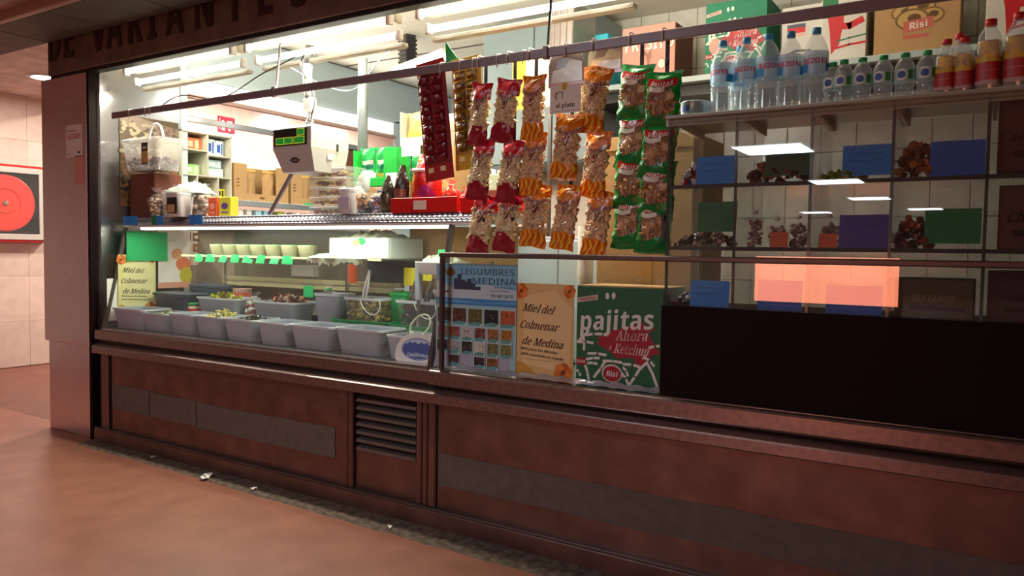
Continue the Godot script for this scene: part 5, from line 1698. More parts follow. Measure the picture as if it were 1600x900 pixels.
	part("door", slab(-0.495, 0.01, 0.5, -0.08, 0.99, 0.515, 0.004), M.cabinet, w)
	part("door", slab(-0.07, 0.01, 0.5, 0.345, 0.99, 0.515, 0.004), M.cabinet, w)
	part("handle", slab(-0.13, 0.1, 0.515, -0.115, 0.25, 0.53, 0.003), M.steel, w)
	var yb := thing("paper_sheet", "cream sheet with yellow stripe pinned behind popcorn bags", "paper", Vector3(-2.28, 2.27, -1.0))
	part("sheet", bx(Vector3.ZERO, Vector3(0.28, 0.3, 0.004)), sm(Color("e8e2c0"), 0.7), yb)
	m = MB.new()
	m.xf.origin.z = 0.0022
	m.rect(-0.14, -0.15, -0.05, 0.15, Color("dcd440"))
	m.rect(-0.12, 0.02, -0.07, 0.08, Color("b0a838"))
	part("print", m, M.ink_matte, yb)
	part("stand", slab(0.1, -0.95, -0.02, 0.12, 0.15, -0.004), M.steel_dark, yb)
	# hanging scale
	var sc := thing("hanging_scale", "grey electronic hanging scale with green display over the case", "scale", Vector3(-3.27, 1.72, -0.1))
	m = MB.new()
	m.loft([[Vector3(-0.125, 0, -0.27), Vector3(0.125, 0, -0.27), Vector3(0.125, 0, -0.05), Vector3(-0.125, 0, -0.05)], [Vector3(-0.15, 0.125, -0.28), Vector3(0.15, 0.125, -0.28), Vector3(0.15, 0.125, 0.0), Vector3(-0.15, 0.125, 0.0)], [Vector3(-0.15, 0.235, -0.28), Vector3(0.15, 0.235, -0.28), Vector3(0.15, 0.235, 0.0), Vector3(-0.15, 0.235, 0.0)], [Vector3(-0.14, 0.247, -0.27), Vector3(0.14, 0.247, -0.27), Vector3(0.14, 0.247, -0.01), Vector3(-0.14, 0.247, -0.01)]])
	part("housing", m, sm(Color("c4c2bc"), 0.5), sc)
	part("display", slab(-0.14, 0.138, 0.0, 0.12, 0.232, 0.004, 0.002), sm(Color("2a2c28"), 0.3), sc)
	for q in [[-0.118, 0.15, 0.06], [-0.052, 0.15, 0.06], [0.025, 0.15, 0.075], [0.05, 0.192, 0.05]]:
		part("display_rim", slab(q[0] - 0.004, q[1] - 0.004, 0.004, q[0] + q[2] + 0.004, q[1] + 0.034, 0.0055), lcd(Color("c8d43c")), sc)
		part("display_window", slab(q[0], q[1], 0.0055, q[0] + q[2], q[1] + 0.03, 0.0065), lcd(Color("1f8a34")), sc)
	m = MB.new()
	m.xf = Transform3D(Basis(Vector3.RIGHT, atan2(0.05, 0.125)), Vector3(0.0, 0.062, -0.0235))
	m.disc(0, 0, 0.034, 0.016, Color("3a3836"), 20)
	m.rect(-0.045, -0.002, 0.045, 0.002, Color("3a3836"))
	write(m, "MOBBA", 0, 0, 0.008, Color("b4b2ac"), "sansbold")
	part("emblem", m, M.ink, sc)
	part("side_label", slab(0.15, 0.07, -0.16, 0.151, 0.1, -0.12), M.paper, sc)
	part("switch", slab(0.15, 0.12, -0.2, 0.156, 0.16, -0.185, 0.002), M.dark_plastic, sc)
	m = MB.new(true)
	m.lathe(Vector3(0, 0.247, -0.13), [[0.0, 0.0], [0.02, 0.0], [0.02, 0.05], [0.012, 0.055], [0.012, 0.1], [0.0, 0.1]], 14)
	part("neck", m, M.chrome, sc)
	part("hook_block", bx(Vector3(0, 0.38, -0.13), Vector3(0.07, 0.08, 0.05), 0.01), M.white_plastic, sc)
	m = MB.new(true)
	var pts := []
	for i in 14:
		var v := i / 13.0
		pts.append(Vector3(-0.015 * sin(v * 4.0) - 0.03 * v, 0.41 + v * 0.3, -0.13 - 0.02 * v))
	m.tube(pts, 0.026, 10)
	part("taped_hanger", m, sm(Color("7c7c78"), 0.4, 0.3), sc)
	m = MB.new(true)
	pts = []
	for i in 20:
		var v := i / 19.0
		pts.append(Vector3(0.05 * sin(v * 6.0) + 0.02, 0.25 + v * 0.42, -0.11 + 0.02 * sin(v * 9.0)))
	m.tube(pts, 0.004, 6)
	part("cable", m, M.dark_plastic, sc)
	var arm := MB.new()
	arm.extrude([Vector3(0, 0, 0), Vector3(0.03, 0, 0), Vector3(0.235, 0.25, 0), Vector3(0.215, 0.262, 0)], Vector3(0, 0, -0.012))
	solo("metal_arm", "slanting dark metal arm rising from the case below the scale", "arm", arm, sm(Color("7a6a70"), 0.35, 0.6), Vector3(-3.72, 1.484, -0.3))


func lcd(c: Color) -> StandardMaterial3D:   # a lit liquid crystal field
	var m := glow(c, 0.45)
	m.albedo_color = c
	return m


# ---------------------------------------------------------------- tubs
func tub(called: String, label: String, at: Vector3, w: float, d: float, h: float, m: Material, group := "", round_ := 0.03, lid: Material = null, turn := 0.0) -> Node3D:
	var t := thing(called, label, "tub", at, turn, group)
	var ring := func(x: float, z: float, y: float, r: float) -> Array:
		var o := []
		for c in [[1, 1], [-1, 1], [-1, -1], [1, -1]]:
			for i in 4:
				var a := atan2(c[1], c[0]) - PI / 4 + i * PI / 6
				o.append(Vector3(c[0] * (x - r) + cos(a) * r, y, c[1] * (z - r) + sin(a) * r))
		return o
	var mb := MB.new()
	mb.smooth(true)
	mb.loft([ring.call(w * 0.4, d * 0.42, 0.001, round_), ring.call(w * 0.48, d * 0.48, h * 0.93, round_)], true, true, false)
	mb.loft([ring.call(w * 0.475, d * 0.475, h * 0.93, round_), ring.call(w * 0.395, d * 0.415, 0.005, round_)], false, false, true)
	part("body", mb, m, t)
	mb = MB.new()
	mb.loft([ring.call(w * 0.478, d * 0.478, h * 0.9, round_), ring.call(w * 0.5, d * 0.5, h * 0.92, round_), ring.call(w * 0.5, d * 0.5, h, round_), ring.call(w * 0.474, d * 0.474, h, round_)], true, false, false)
	mb.loft([ring.call(w * 0.474, d * 0.474, h, round_), ring.call(w * 0.474, d * 0.474, h * 0.9, round_)], false, false, false)
	part("rim", mb, M.rim if m == M.grey_plastic or m == M.tub_clear else m, t)
	if lid:
		mb = MB.new()
		mb.loft([ring.call(w * 0.505, d * 0.505, h * 0.985, round_), ring.call(w * 0.51, d * 0.51, h * 1.03, round_), ring.call(w * 0.47, d * 0.47, h * 1.07, round_)])
		part("lid", mb, lid, t)
	return t


func flag(label: String, m: Material, at: Vector3, w: float, h: float, yaw := 0.0, lean := 0.0, group := "") -> Node3D:
	var t := thing("price_tag", label, "price tag", at, yaw, group)
	t.rotation.x = lean
	var mb := MB.new(true)
	mb.sheet(6, 3, func(u: float, v: float) -> Vector3: return Vector3((u - 0.5) * w, h * (1.0 - v), 0.006 * sin(u * 3.0 + 0.4)))
	mb.sheet(6, 3, func(u: float, v: float) -> Vector3: return Vector3((0.5 - u) * w, h * (1.0 - v), -0.001 + 0.006 * sin((1.0 - u) * 3.0 + 0.4)))
	part("tag", mb, m, t)
	part("clip", bx(Vector3(0, 0.004, -0.003), Vector3(w * 0.2, 0.012, 0.014), 0.002), M.white_plastic, t)
	return t


func build_case_goods() -> void:
	var k := 0
	var names := ["shallow grey tub in the case corner beside the honey sheet", "grey tub, second from the pillar end of the front row", "grey tub, third from the pillar end of the front row", "grey tub, fourth from the pillar end of the front row", "grey tub under the yellow food, front row", "grey tub in the middle of the front row", "wide grey tub in front of the green tray", "wide grey tub in front of the clear olive tub", "narrow grey tub half behind the white oval logo plate"]
	for q in [[-4.755, 0.35, 0.135], [-4.5, 0.27, 0.12], [-4.215, 0.25, 0.13], [-3.955, 0.25, 0.13], [-3.68, 0.27, 0.13], [-3.395, 0.25, 0.128], [-3.09, 0.32, 0.13], [-2.745, 0.33, 0.135], [-2.47, 0.17, 0.12]]:
		var t := tub("grey_tub", names[k], Vector3(q[0], 0.757, -0.165), q[1], 0.22, q[2], M.grey_plastic, "front row tubs in the case")
		if k == 0:
			t.position.z = -0.15
		k += 1
	# what the front row holds, where it shows
	heap("shredded_food", "yellow shredded food heaped in a grey tub of the front row", "food", Vector3(-3.955, 0.86, -0.17), Vector3(0.2, 0.055, 0.17), 70, Vector3(0.02, 0.005, 0.005), [Color("e8d878"), Color("f0e4a0"), Color("d8c050")], M.ink, 11)
	heap("black_olives", "dark olives in a grey tub of the front row", "food", Vector3(-3.68, 0.85, -0.17), Vector3(0.21, 0.05, 0.17), 70, Vector3.ONE * 0.011, [Color("2a2a24"), Color("3c3a30"), Color("54503c")], M.ink_gloss, 12)
	heap("pickles", "pale green pickles in a grey tub near the pillar end", "food", Vector3(-4.5, 0.835, -0.17), Vector3(0.2, 0.045, 0.16), 40, Vector3(0.016, 0.01, 0.01), [Color("b8b878"), Color("8a9450"), Color("d0c890")], M.ink_gloss, 13)
	# second row
	tub("dark_tub", "round edged slate blue tub nearest the honey sheet", Vector3(-4.7, 0.852, -0.4), 0.44, 0.2, 0.125, M.dark_tub, "slate blue tubs in the case", 0.07, M.dark_tub)
	tub("dark_tub", "slate blue lidded tub standing on the rear step", Vector3(-4.6, 0.895, -0.6), 0.44, 0.18, 0.135, M.dark_tub, "slate blue tubs in the case", 0.07, M.dark_tub)
	tub("pale_tub", "pale grey tub of yellow peppers in the second row", Vector3(-4.18, 0.852, -0.385), 0.42, 0.2, 0.125, M.grey_plastic, "second row tubs in the case")
	tub("pale_tub", "pale grey tub of brown pieces and white tongs, second row", Vector3(-3.65, 0.852, -0.385), 0.38, 0.2, 0.125, M.grey_plastic, "second row tubs in the case")
	heap("peppers", "yellow green peppers in the pale second row tub", "food", Vector3(-4.2, 0.955, -0.385), Vector3(0.32, 0.05, 0.16), 30, Vector3(0.03, 0.012, 0.012), [Color("d8d020"), Color("c0c83a"), Color("e8e060")], M.ink_gloss, 14)
	heap("dried_meat", "reddish brown pieces heaped in the second row tub", "food", Vector3(-3.65, 0.955, -0.385), Vector3(0.3, 0.07, 0.16), 50, Vector3(0.03, 0.01, 0.012), [Color("8a4a38"), Color("a86850"), Color("6a3428"), Color("c8a090")], M.ink, 15)
	twist_bag("food_bag", "clear tied bag with red and white contents beside yellow peppers", "food bag", Vector3(-3.91, 0.852, -0.37), 0.075, 0.17, [Color("a83428"), Color("e8e0d8"), Color("c86858"), Color("f0ece4")], 51, Color("e8e8e8"))
	twist_bag("food_bag", "clear tied bag with red peppers behind the brown pieces", "food bag", Vector3(-3.42, 0.9, -0.52), 0.08, 0.19, [Color("b83028"), Color("d8d0b0"), Color("e8e4d8"), Color("2a8a50")], 52, Color("3a9a5a"))
	var jar := thing("small_jar", "small red labelled jar with green lid beside slate tub", "jar", Vector3(-4.44, 0.852, -0.33))
	var m := MB.new(true)
	m.lathe(Vector3.ZERO, [[0.0, 0.0], [0.045, 0.0], [0.047, 0.006], [0.047, 0.06], [0.0, 0.062]], 20)
	part("jar", m, sm(Color("d8c8b4"), 0.3), jar)
	m = MB.new(true)
	m.lathe(Vector3.ZERO, [[0.0475, 0.012], [0.0475, 0.045]], 20)
	part("label", m, sm(Color("c83a2c"), 0.4), jar)
	m = MB.new(true)
	m.lathe(Vector3.ZERO, [[0.0, 0.062], [0.049, 0.062], [0.049, 0.078], [0.0, 0.08]], 20)
	part("lid", m, M.green_dark, jar)
	var cup := thing("small_cup", "pink printed cup on the rear step behind slate tubs", "cup", Vector3(-4.34, 0.895, -0.62))
	m = MB.new(true)
	m.lathe(Vector3.ZERO, [[0.0, 0.0], [0.05, 0.0], [0.062, 0.12], [0.066, 0.125], [0.0, 0.125]], 20)
	part("cup", m, sm(Color("e8b8ac"), 0.5), cup)
	m = MB.new(true)
	m.lathe(Vector3.ZERO, [[0.0555, 0.04], [0.061, 0.1]], 20)
	part("label", m, sm(Color("d86a54"), 0.5), cup)
	# green trays and clear tubs
	tub("green_tray", "green plastic tray under the clear olive tub", Vector3(-2.98, 0.851, -0.4), 0.44, 0.21, 0.055, sm(Color("1c9a54"), 0.4), "green trays")
	tub("green_tray", "green plastic tray under the dark olive tub", Vector3(-2.58, 0.851, -0.4), 0.36, 0.21, 0.05, sm(Color("1c9a54"), 0.4), "green trays")
	tub("clear_tub", "clear tub full of green olives with bail handle", Vector3(-2.95, 0.862, -0.39), 0.29, 0.17, 0.17, M.tub_clear, "clear olive tubs")
	tub("clear_tub", "clear tub full of black olives beside the logo plate", Vector3(-2.57, 0.862, -0.39), 0.29, 0.17, 0.17, M.tub_clear, "clear olive tubs")
	heap("green_olives", "green olives filling the clear tub", "food", Vector3(-2.95, 0.868, -0.39), Vector3(0.265, 0.15, 0.15), 420, Vector3.ONE * 0.0135, [Color("988428"), Color("b09a34"), Color("746a20"), Color("c8b050")], M.ink_gloss, 16, "", true)
	heap("black_olives", "black olives filling the second clear tub", "food", Vector3(-2.57, 0.868, -0.39), Vector3(0.265, 0.14, 0.15), 420, Vector3.ONE * 0.0135, [Color("2c2420"), Color("3a2c24"), Color("4a3c30")], M.ink_gloss, 17, "", true)
	k = 0
	for q in [[-2.95, 1.02], [-2.57, 1.02]]:
		var pts := []
		for i in 13:
			var a := PI * i / 12
			pts.append(Vector3(0.08 + cos(a) * 0.07 + 0.03 * sin(a), -sin(a) * 0.075, 0.092 + 0.01 * sin(a)))
		m = MB.new(true)
		m.tube(pts, 0.0025, 6)
		solo("tub_handle", ["white bail handle on the green olive tub", "white bail handle on the black olive tub"][k], "handle", m, M.white_plastic, Vector3(q[0], q[1], -0.385))
		k += 1
	tub("green_tub", "plain green tub between the two olive tubs", Vector3(-2.76, 0.875, -0.46), 0.14, 0.14, 0.19, sm(Color("1e9a4e"), 0.4), "", 0.02)
	tub("white_tub", "pale upright tub between dried meat and green olives", Vector3(-3.24, 0.872, -0.4), 0.2, 0.16, 0.17, M.grey_plastic, "", 0.02)
	var oc := thing("clear_cup", "round clear scoop cup leaning in front of black olives", "cup", Vector3(-2.41, 0.905, -0.19))
	oc.rotation = Vector3(1.0, 0.0, 0.1)
	m = MB.new(true)
	m.lathe(Vector3.ZERO, [[0.0, -0.05], [0.05, -0.05], [0.062, 0.03], [0.066, 0.034], [0.06, 0.034], [0.05, -0.042]], 24)
	part("cup", m, M.tub_clear, oc)
	m = MB.new(true)
	m.lathe(Vector3.ZERO, [[0.061, 0.028], [0.067, 0.029], [0.068, 0.035], [0.061, 0.036], [0.061, 0.028]], 24)
	part("rim", m, sm(Color("b4b8a0"), 0.3), oc)
	tub("clear_tub", "clear tub of chopped nuts next to the blue poster", Vector3(-2.36, 0.895, -0.42), 0.22, 0.2, 0.2, M.tub_clear, "", 0.02)
	heap("chopped_nuts", "chopped pale nuts in the tub next to blue poster", "food", Vector3(-2.36, 0.9, -0.42), Vector3(0.2, 0.17, 0.18), 420, Vector3.ONE * 0.0105, [Color("d8b088"), Color("c09060"), Color("e8ceb0")], M.ink, 18, "", true)
	# white plate with the blue oval emblem
	var lp := thing("logo_plate", "white rounded plate with blue oval emblem at the case corner", "sign", Vector3(-2.34, 0.757, -0.045), 0.06)
	lp.rotation.x = -0.1
	m = MB.new()
	m.extrude([Vector3(-0.115, 0.0, 0), Vector3(-0.13, 0.02, 0), Vector3(-0.125, 0.07, 0), Vector3(-0.1, 0.11, 0), Vector3(-0.06, 0.135, 0), Vector3(0.11, 0.142, 0), Vector3(0.135, 0.13, 0), Vector3(0.13, 0.02, 0), Vector3(0.11, 0.0, 0)], Vector3(0, 0, -0.02))
	part("plate", m, M.white_plastic, lp)
	m = MB.new()
	m.xf.origin.z = 0.0004
	m.disc(0.005, 0.065, 0.097, 0.053, Color("2a4a9c"), 32)
	m.disc(0.005, 0.065, 0.093, 0.049, Color("b8c8e4"), 32)
	var hill := []
	for i in 33:
		var a := TAU * i / 32
		var y := sin(a) * 0.047
		if y > 0.0:
			y = minf(y, 0.014 + 0.012 * absf(sin(cos(a) * 9.0)) + 0.01 * absf(cos(cos(a) * 17.0)))
		if i < 32:
			hill.append(Vector2(0.005 + cos(a) * 0.091, 0.065 + y))
	m.shape(hill, Color("2c4e9e"))
	write(m, "Qualifrutos", 0.005, 0.038, 0.018, Color("dce6f4"), "serifbold", 0.2, 0.85)
	part("print", m, M.ink, lp)
	# foam box, cloths and tray on the glass shelf
	var fb := thing("foam_box", "white foam box on the glass shelf of the case", "box", Vector3(-2.97, 1.247, -0.45))
	m = MB.new()
	for q in [[0, 0.006, 0, 0.44, 0.012, 0.30], [0, 0.06, 0.14, 0.44, 0.11, 0.02], [0, 0.06, -0.14, 0.44, 0.11, 0.02], [-0.21, 0.06, 0, 0.02, 0.11, 0.26], [0.21, 0.06, 0, 0.02, 0.11, 0.26]]:
		m.box(Vector3(q[0], q[1], q[2]), Vector3(q[3], q[4], q[5]), 0.005)
	part("box", m, M.foam, fb)
	m = MB.new()
	m.xf.origin = Vector3(0, 0, 0.1506)
	m.disc(0.03, 0.095, 0.03, 0.02, Color("2c9a5c"), 12)
	m.disc(-0.01, 0.088, 0.028, 0.016, Color("e8a070"), 12)
	part("sticker", m, M.ink, fb)
	cloth("cloth", "crumpled cream cloth spilling over the white foam box", Vector3(-2.97, 1.335, -0.45), 0.42, 0.28, 0.075, 61)
	cloth("cloth", "white cloth drooping off the shelf edge below the foam box", Vector3(-3.07, 1.247, -0.27), 0.42, 0.1, 0.03, 62)
	tub("white_tray", "white plastic tray at the hinge end of the case", Vector3(-2.4, 1.175, -0.33), 0.26, 0.18, 0.065, M.white_plastic)
	cloth("cloth", "crumpled cream cloth heaped in the white plastic tray", Vector3(-2.4, 1.215, -0.33), 0.22, 0.15, 0.085, 63)
	solo("tray_stand", "grey upright stand carrying the white plastic tray", "stand", slab(-0.05, 0.0, -0.05, 0.05, 0.278, 0.05, 0.004), M.steel, Vector3(-2.34, 0.895, -0.6))
	solo("sticker", "green and orange sticker on the cloth in the white tray", "sticker", bx(Vector3.ZERO, Vector3(0.06, 0.035, 0.002)), M.green, Vector3(-2.345, 1.285, -0.255), 0.0)
	# cream cups with green tags along the shelf
	var cp: Node3D = null
	var cupword := ["first from the pillar end", "second from the pillar end", "third from the pillar end", "fourth, in the middle", "fifth from the pillar end", "sixth from the pillar end", "seventh, nearest the foam box"]
	for i in 7:
		var at := Vector3(-4.29 + i * 0.125 + 0.002 * i * i, 1.248, -0.4)
		if cp == null:
			cp = thing("cream_cup", "", "cup", at, 0.0, "cream cups on the case shelf")
			m = MB.new(true)
			m.lathe(Vector3.ZERO, [[0.0, 0.0], [0.045, 0.0], [0.058, 0.06], [0.061, 0.063], [0.056, 0.064], [0.045, 0.01]], 20)
			part("cup", m, sm(Color("e0dcae"), 0.5), cp)
			m = MB.new(true)
			m.lathe(Vector3.ZERO, [[0.0, 0.064], [0.059, 0.064], [0.06, 0.07], [0.0, 0.072]], 20)
			part("lid", m, sm(Color("b8dca8"), 0.4), cp)
		else:
			again(cp, "", at)
		get_child(get_child_count() - 1).set_meta("label", "cream cup on the case shelf, " + cupword[i])
	for i in 8:
		flag("green price tag hanging below the cream cups, " + ["first of eight", "second of eight", "third of eight", "fourth of eight", "fifth of eight", "sixth of eight", "seventh of eight", "last of eight"][i], M.green, Vector3(-4.31 + i * 0.118, 1.205, -0.255), 0.075, 0.05, 0.15 * sin(i * 2.0), -0.35 + 0.15 * sin(i * 3.0), "green tags on the case shelf")
	# cards and sheets inside the slanted glass at the pillar end
	solo("green_card", "plain bright green card taped inside the end glass above the honey sheet", "card", bx(Vector3.ZERO, Vector3(0.30, 0.2, 0.002)), M.green, Vector3(-4.934, 1.297, -0.305)).rotation.y = PI / 2
	var hs := honey("honey_poster", "yellow honey sheet standing in the case below the green card", Vector3(-4.944, 1.04, -0.235), 0.27, 0.4, "e6dc94", "f0e8ac")
	hs.rotation = Vector3(0.0, PI / 2, 0.0)
	for q in [["fruit_poster", "white poster with orange fruit behind the green card", -4.944, 1.215, -0.515, 0.25, 0.40, "e8ded4", ["d87848", "e89858", "c8c03c", "b0b42c"], 40.0], ["nuts_poster", "poster of small nut pictures inside the case", -4.955, 1.29, -0.6, 0.22, 0.25, "cfc4b4", ["8a5a3a", "6a4430", "b08a68", "d8c8a8"], 0.0]]:
		var t := thing(q[0], q[1], "poster", Vector3(q[2], q[3], q[4]), PI / 2)
		part("sheet", bx(Vector3.ZERO, Vector3(q[5], q[6], 0.003)), sm(Color(q[7] as String), 0.6), t)
		m = MB.new()
		m.xf.origin.z = 0.0017
		var g := RandomNumberGenerator.new()
		g.seed = 8
		if q[9] > 0.0:
			m.disc(0.07, -0.04, 0.06, 0.05, Color("dc7a48"), 16)
			m.disc(0.02, 0.03, 0.045, 0.04, Color("e8a878"), 16)
			m.disc(0.09, -0.12, 0.05, 0.06, Color("c4b832"), 16)
			m.rect(-0.13, -0.21, 0.13, -0.17, Color("d89a80"))
			write(m, "frutas", -0.04, 0.13, 0.03, Color("b8a898"), "serif", 0.3)
		else:
			for i in 4:
				for j in 3:
					m.rect(-0.14 + i * 0.07, -0.11 + j * 0.08, -0.085 + i * 0.07, -0.05 + j * 0.08, Color(q[8][(i + j) % 4] as String))
					m.disc(-0.112 + i * 0.07, -0.08 + j * 0.08, 0.018, 0.014, Color(q[8][(i + j + 2) % 4] as String), 9)
		part("print", m, M.ink, t)
	solo("white_board", "white backing board leaning behind the honey sheet", "board", bx(Vector3(0, 0.14, 0), Vector3(0.34, 0.28, 0.006)), M.paper, Vector3(-4.956, 0.80, -0.2), PI / 2)
	# tongs, tags and bits
	k = 0
	for q in [[-2.995, 1.03, -0.36, 0.24, 0.25], [-2.69, 1.04, -0.4, 0.2, 0.3], [-2.6, 1.05, -0.42, 0.19, 0.36]]:
		var t := thing("tongs", ["white handled tongs standing in the green olive tub", "metal tongs standing between the olive tubs", "metal tongs standing beside the black olive tub"][k], "tongs", Vector3(q[0], q[1] - 0.08, q[2]), 0.0, "tongs in the case")
		t.rotation.z = -q[4]
		for e in [-1, 1]:
			m = MB.new()
			m.tube([Vector3(0, q[3], 0), Vector3(e * 0.012, q[3] * 0.6, 0), Vector3(e * 0.008, 0, 0)], 0.007, 6)
			part("arm", m, M.white_plastic if k == 0 else M.chrome, t)
		k += 1
	var cl := thing("grey_clamp", "slim grey upright clamp before the white tray", "clamp", Vector3(-2.52, 0.9, -0.28))
	part("stem", slab(-0.008, 0, -0.008, 0.008, 0.14, 0.008, 0.002), M.steel, cl)
	part("grip", slab(-0.016, 0.14, -0.016, 0.016, 0.34, 0.016, 0.004), M.grey_plastic, cl)
	flag("orange price tag on the rear step of the case", M.orange, Vector3(-3.2, 1.1, -0.5), 0.07, 0.11)
	flag("yellow price tag on the rear step under the foam box", M.yellow, Vector3(-2.76, 1.1, -0.5), 0.09, 0.1)
	flag("second yellow price tag beside the first yellow one", M.yellow, Vector3(-2.66, 1.13, -0.52), 0.07, 0.07)
	flag("green price tag stuck among the tied red pepper bag", M.green, Vector3(-3.57, 1.0, -0.5), 0.08, 0.07)
	solo("steel_pan", "shallow steel pan on the rear step below the foam box", "pan", slab(-0.2, 0, -0.08, 0.2, 0.05, 0.08, 0.015), M.steel, Vector3(-3.0, 0.895, -0.58))
	solo("slate_box", "dark slate box behind the glass below the foam box", "box", slab(-0.16, 0, -0.04, 0.16, 0.15, 0.04, 0.004), M.dark_tub, Vector3(-3.02, 1.105, -0.64))
	solo("white_box", "small white box on the rear step behind the sliding track", "box", slab(-0.1, 0, -0.03, 0.1, 0.07, 0.03, 0.004), M.white_plastic, Vector3(-3.75, 1.12, -0.64))


func cloth(called: String, label: String, at: Vector3, w: float, d: float, h: float, seed_: int) -> void:
	var n := FastNoiseLite.new()
	n.seed = seed_
	n.frequency = 9.0
	n.fractal_octaves = 3
	var mb := MB.new(true)
	mb.sheet(34, 16, func(u: float, v: float) -> Vector3:
		var x := (u - 0.5) * w
		var z := (v - 0.5) * d
		var e := pow(maxf(sin(PI * u) * sin(PI * v), 0.0), 0.4)
		var f := n.get_noise_2d(x * 1.3, z * 1.3)
		var y := h * e * (0.75 + 0.5 * f) + 0.02 * absf(n.get_noise_2d(x * 3.0 + 4.0, z * 3.0)) * e
		return Vector3(x + 0.02 * f, y, z + 0.015 * n.get_noise_2d(z + 9.0, x)))
	mb.sheet(34, 1, func(u: float, v: float) -> Vector3: return Vector3((u - 0.5) * w, -v * 0.03 * (0.5 + absf(n.get_noise_2d(u * 0.9, 3.0)) * 2.0), d / 2))
	solo(called, label, "cloth", mb, M.cloth, at, 0.0, "cloths in the case")


# ---------------------------------------------------------------- on top of the display case
func build_case_top_goods() -> void:
	var y := 1.486
	var k := 0
	for q in [[-4.98, 0.16, 0], [-4.71, 0.05, 1], [-4.655, 0.065, 0], [-4.28, 0.12, 0]]:
		flag(["blue tag clipped at the pillar end of the case top", "green tag on the case top between two blue ones", "small blue tag beside the green tag on case top", "blue tag on the case top below the orange carton"][k], [M.blue, M.green_dark][q[2]], Vector3(q[0] + 0.1, 1.438, -0.15), q[1], 0.058, 0.0, 0.0, "tags on the case top")
		k += 1
	# brown carton with the clear bin on it, beside the steel wall
	solo("brown_carton", "reddish brown carton under the clear bin at the steel wall", "carton", bx(Vector3(0, 0.15, 0), Vector3(0.28, 0.3, 0.2), 0.004), M.card_dark, Vector3(-4.87, y, -0.33))
	tub("clear_bin", "cloudy clear bin with carry handle and dark label by the wall", Vector3(-4.76, 1.79, -0.24), 0.44, 0.2, 0.2, M.milky, "", 0.03, M.milky)
	var bin: Node3D = get_child(get_child_count() - 1)
	var m := MB.new(true)
	var pts := []
	for i in 17:
		var a := PI * i / 16
		pts.append(Vector3(0.13 + cos(a) * 0.075, 0.2 + sin(a) * 0.1, 0.06))
	m.tube(pts, 0.008, 8)
	part("handle", m, M.white_plastic, bin)
	m = MB.new()
	m.xf.origin = Vector3(-0.0, 0.04, 0.101)
	m.rect(0.03, 0.0, 0.1, 0.14, Color("2a2420"))
	m.rect(0.035, 0.01, 0.095, 0.085, Color("c8a45c"))
	m.rect(0.045, 0.1, 0.085, 0.115, Color("c8c0b0"))
	part("label", m, M.ink, bin)
	heap("dried_fruit", "brown dried fruit lying in the cloudy clear bin", "food", Vector3(-4.76, 1.796, -0.24), Vector3(0.35, 0.085, 0.16), 260, Vector3.ONE * 0.014, [Color("6a4c4c"), Color("583c40"), Color("7a5a50")], M.ink, 71, "", true)
	# tied bags of nuts
	twist_bag("nut_bag", "tied clear bag of pale nuts next to the brown carton", "nuts bag", Vector3(-4.69, y, -0.22), 0.062, 0.2, [Color("c8a080"), Color("a87c5c"), Color("e0c4a8")], 72, Color("1c1a1a"), "tied bags of nuts")
	twist_bag("nut_bag", "tied clear bag of dark nuts behind the white tub", "nuts bag", Vector3(-4.575, y, -0.3), 0.06, 0.22, [Color("8a6458"), Color("6a4840"), Color("a88478")], 73, Color("1c1a1a"), "tied bags of nuts")
	twist_bag("nut_bag", "tied clear bag of mixed nuts with pale knot near orange carton", "nuts bag", Vector3(-4.33, y, -0.3), 0.09, 0.22, [Color("d0b098"), Color("a88468"), Color("e4d4c0")], 74, Color("d8ecc8"), "tied bags of nuts")
	tub("milky_tub", "milky white tub of nuts between the tied bags", Vector3(-4.47, y, -0.2), 0.13, 0.13, 0.16, M.milky, "", 0.03, M.milky)
	heap("nuts", "brown nuts inside the milky white tub", "food", Vector3(-4.47, y + 0.005, -0.2), Vector3(0.1, 0.1, 0.1), 110, Vector3.ONE * 0.013, [Color("a88870"), Color("8a6450")], M.ink, 75, "", true)
	var jb := tub("labelled_tub", "white tub with black and gold label on the case top", Vector3(-4.38, y, -0.18), 0.15, 0.13, 0.15, M.white_plastic, "", 0.03)
	m = MB.new()
	m.xf.origin = Vector3(0.01, 0.02, 0.066)
	m.rect(-0.05, 0.0, 0.05, 0.1, Color("241e1c"))
	m.rect(-0.045, 0.005, 0.03, 0.055, Color("d0ac78"))
	part("label", m, M.ink, jb)
	cloth("plastic_bags", "crumpled white plastic carrier bags lying on the nut tubs", Vector3(-4.45, y + 0.155, -0.3), 0.34, 0.18, 0.08, 76)
	(get_child(get_child_count() - 1) as Node).set_meta("category", "plastic bag")
	(get_child(get_child_count() - 1) as MeshInstance3D).material_override = M.carrier
	box_of("tall_carton", "tall orange carton on the case top beside yellow one", Vector3(-4.17, y, -0.26), Vector3(0.085, 0.125, 0.06), Color("e05a30"), Color("f0a080"), 0.0)
	box_of("tall_carton", "tall yellow carton with purple print beside the orange one", Vector3(-4.05, y, -0.26), Vector3(0.11, 0.125, 0.06), Color("ddd43c"), Color("6a4a9a"), 0.0)
	# clear drawers
	var d := thing("drawer_organiser", "clear five tier drawer organiser of coloured bits on case top", "organiser", Vector3(-3.18, y, -0.3))
	m = MB.new()
	for x in [-0.142, 0.142]:
		m.box(Vector3(x, 0.135, -0.06), Vector3(0.006, 0.27, 0.16))
	for j in 6:
		m.box(Vector3(0, 0.003 + j * 0.053, -0.06), Vector3(0.28, 0.004, 0.16))
	part("frame", m, M.milky, d)
	var g := RandomNumberGenerator.new()
	g.seed = 77
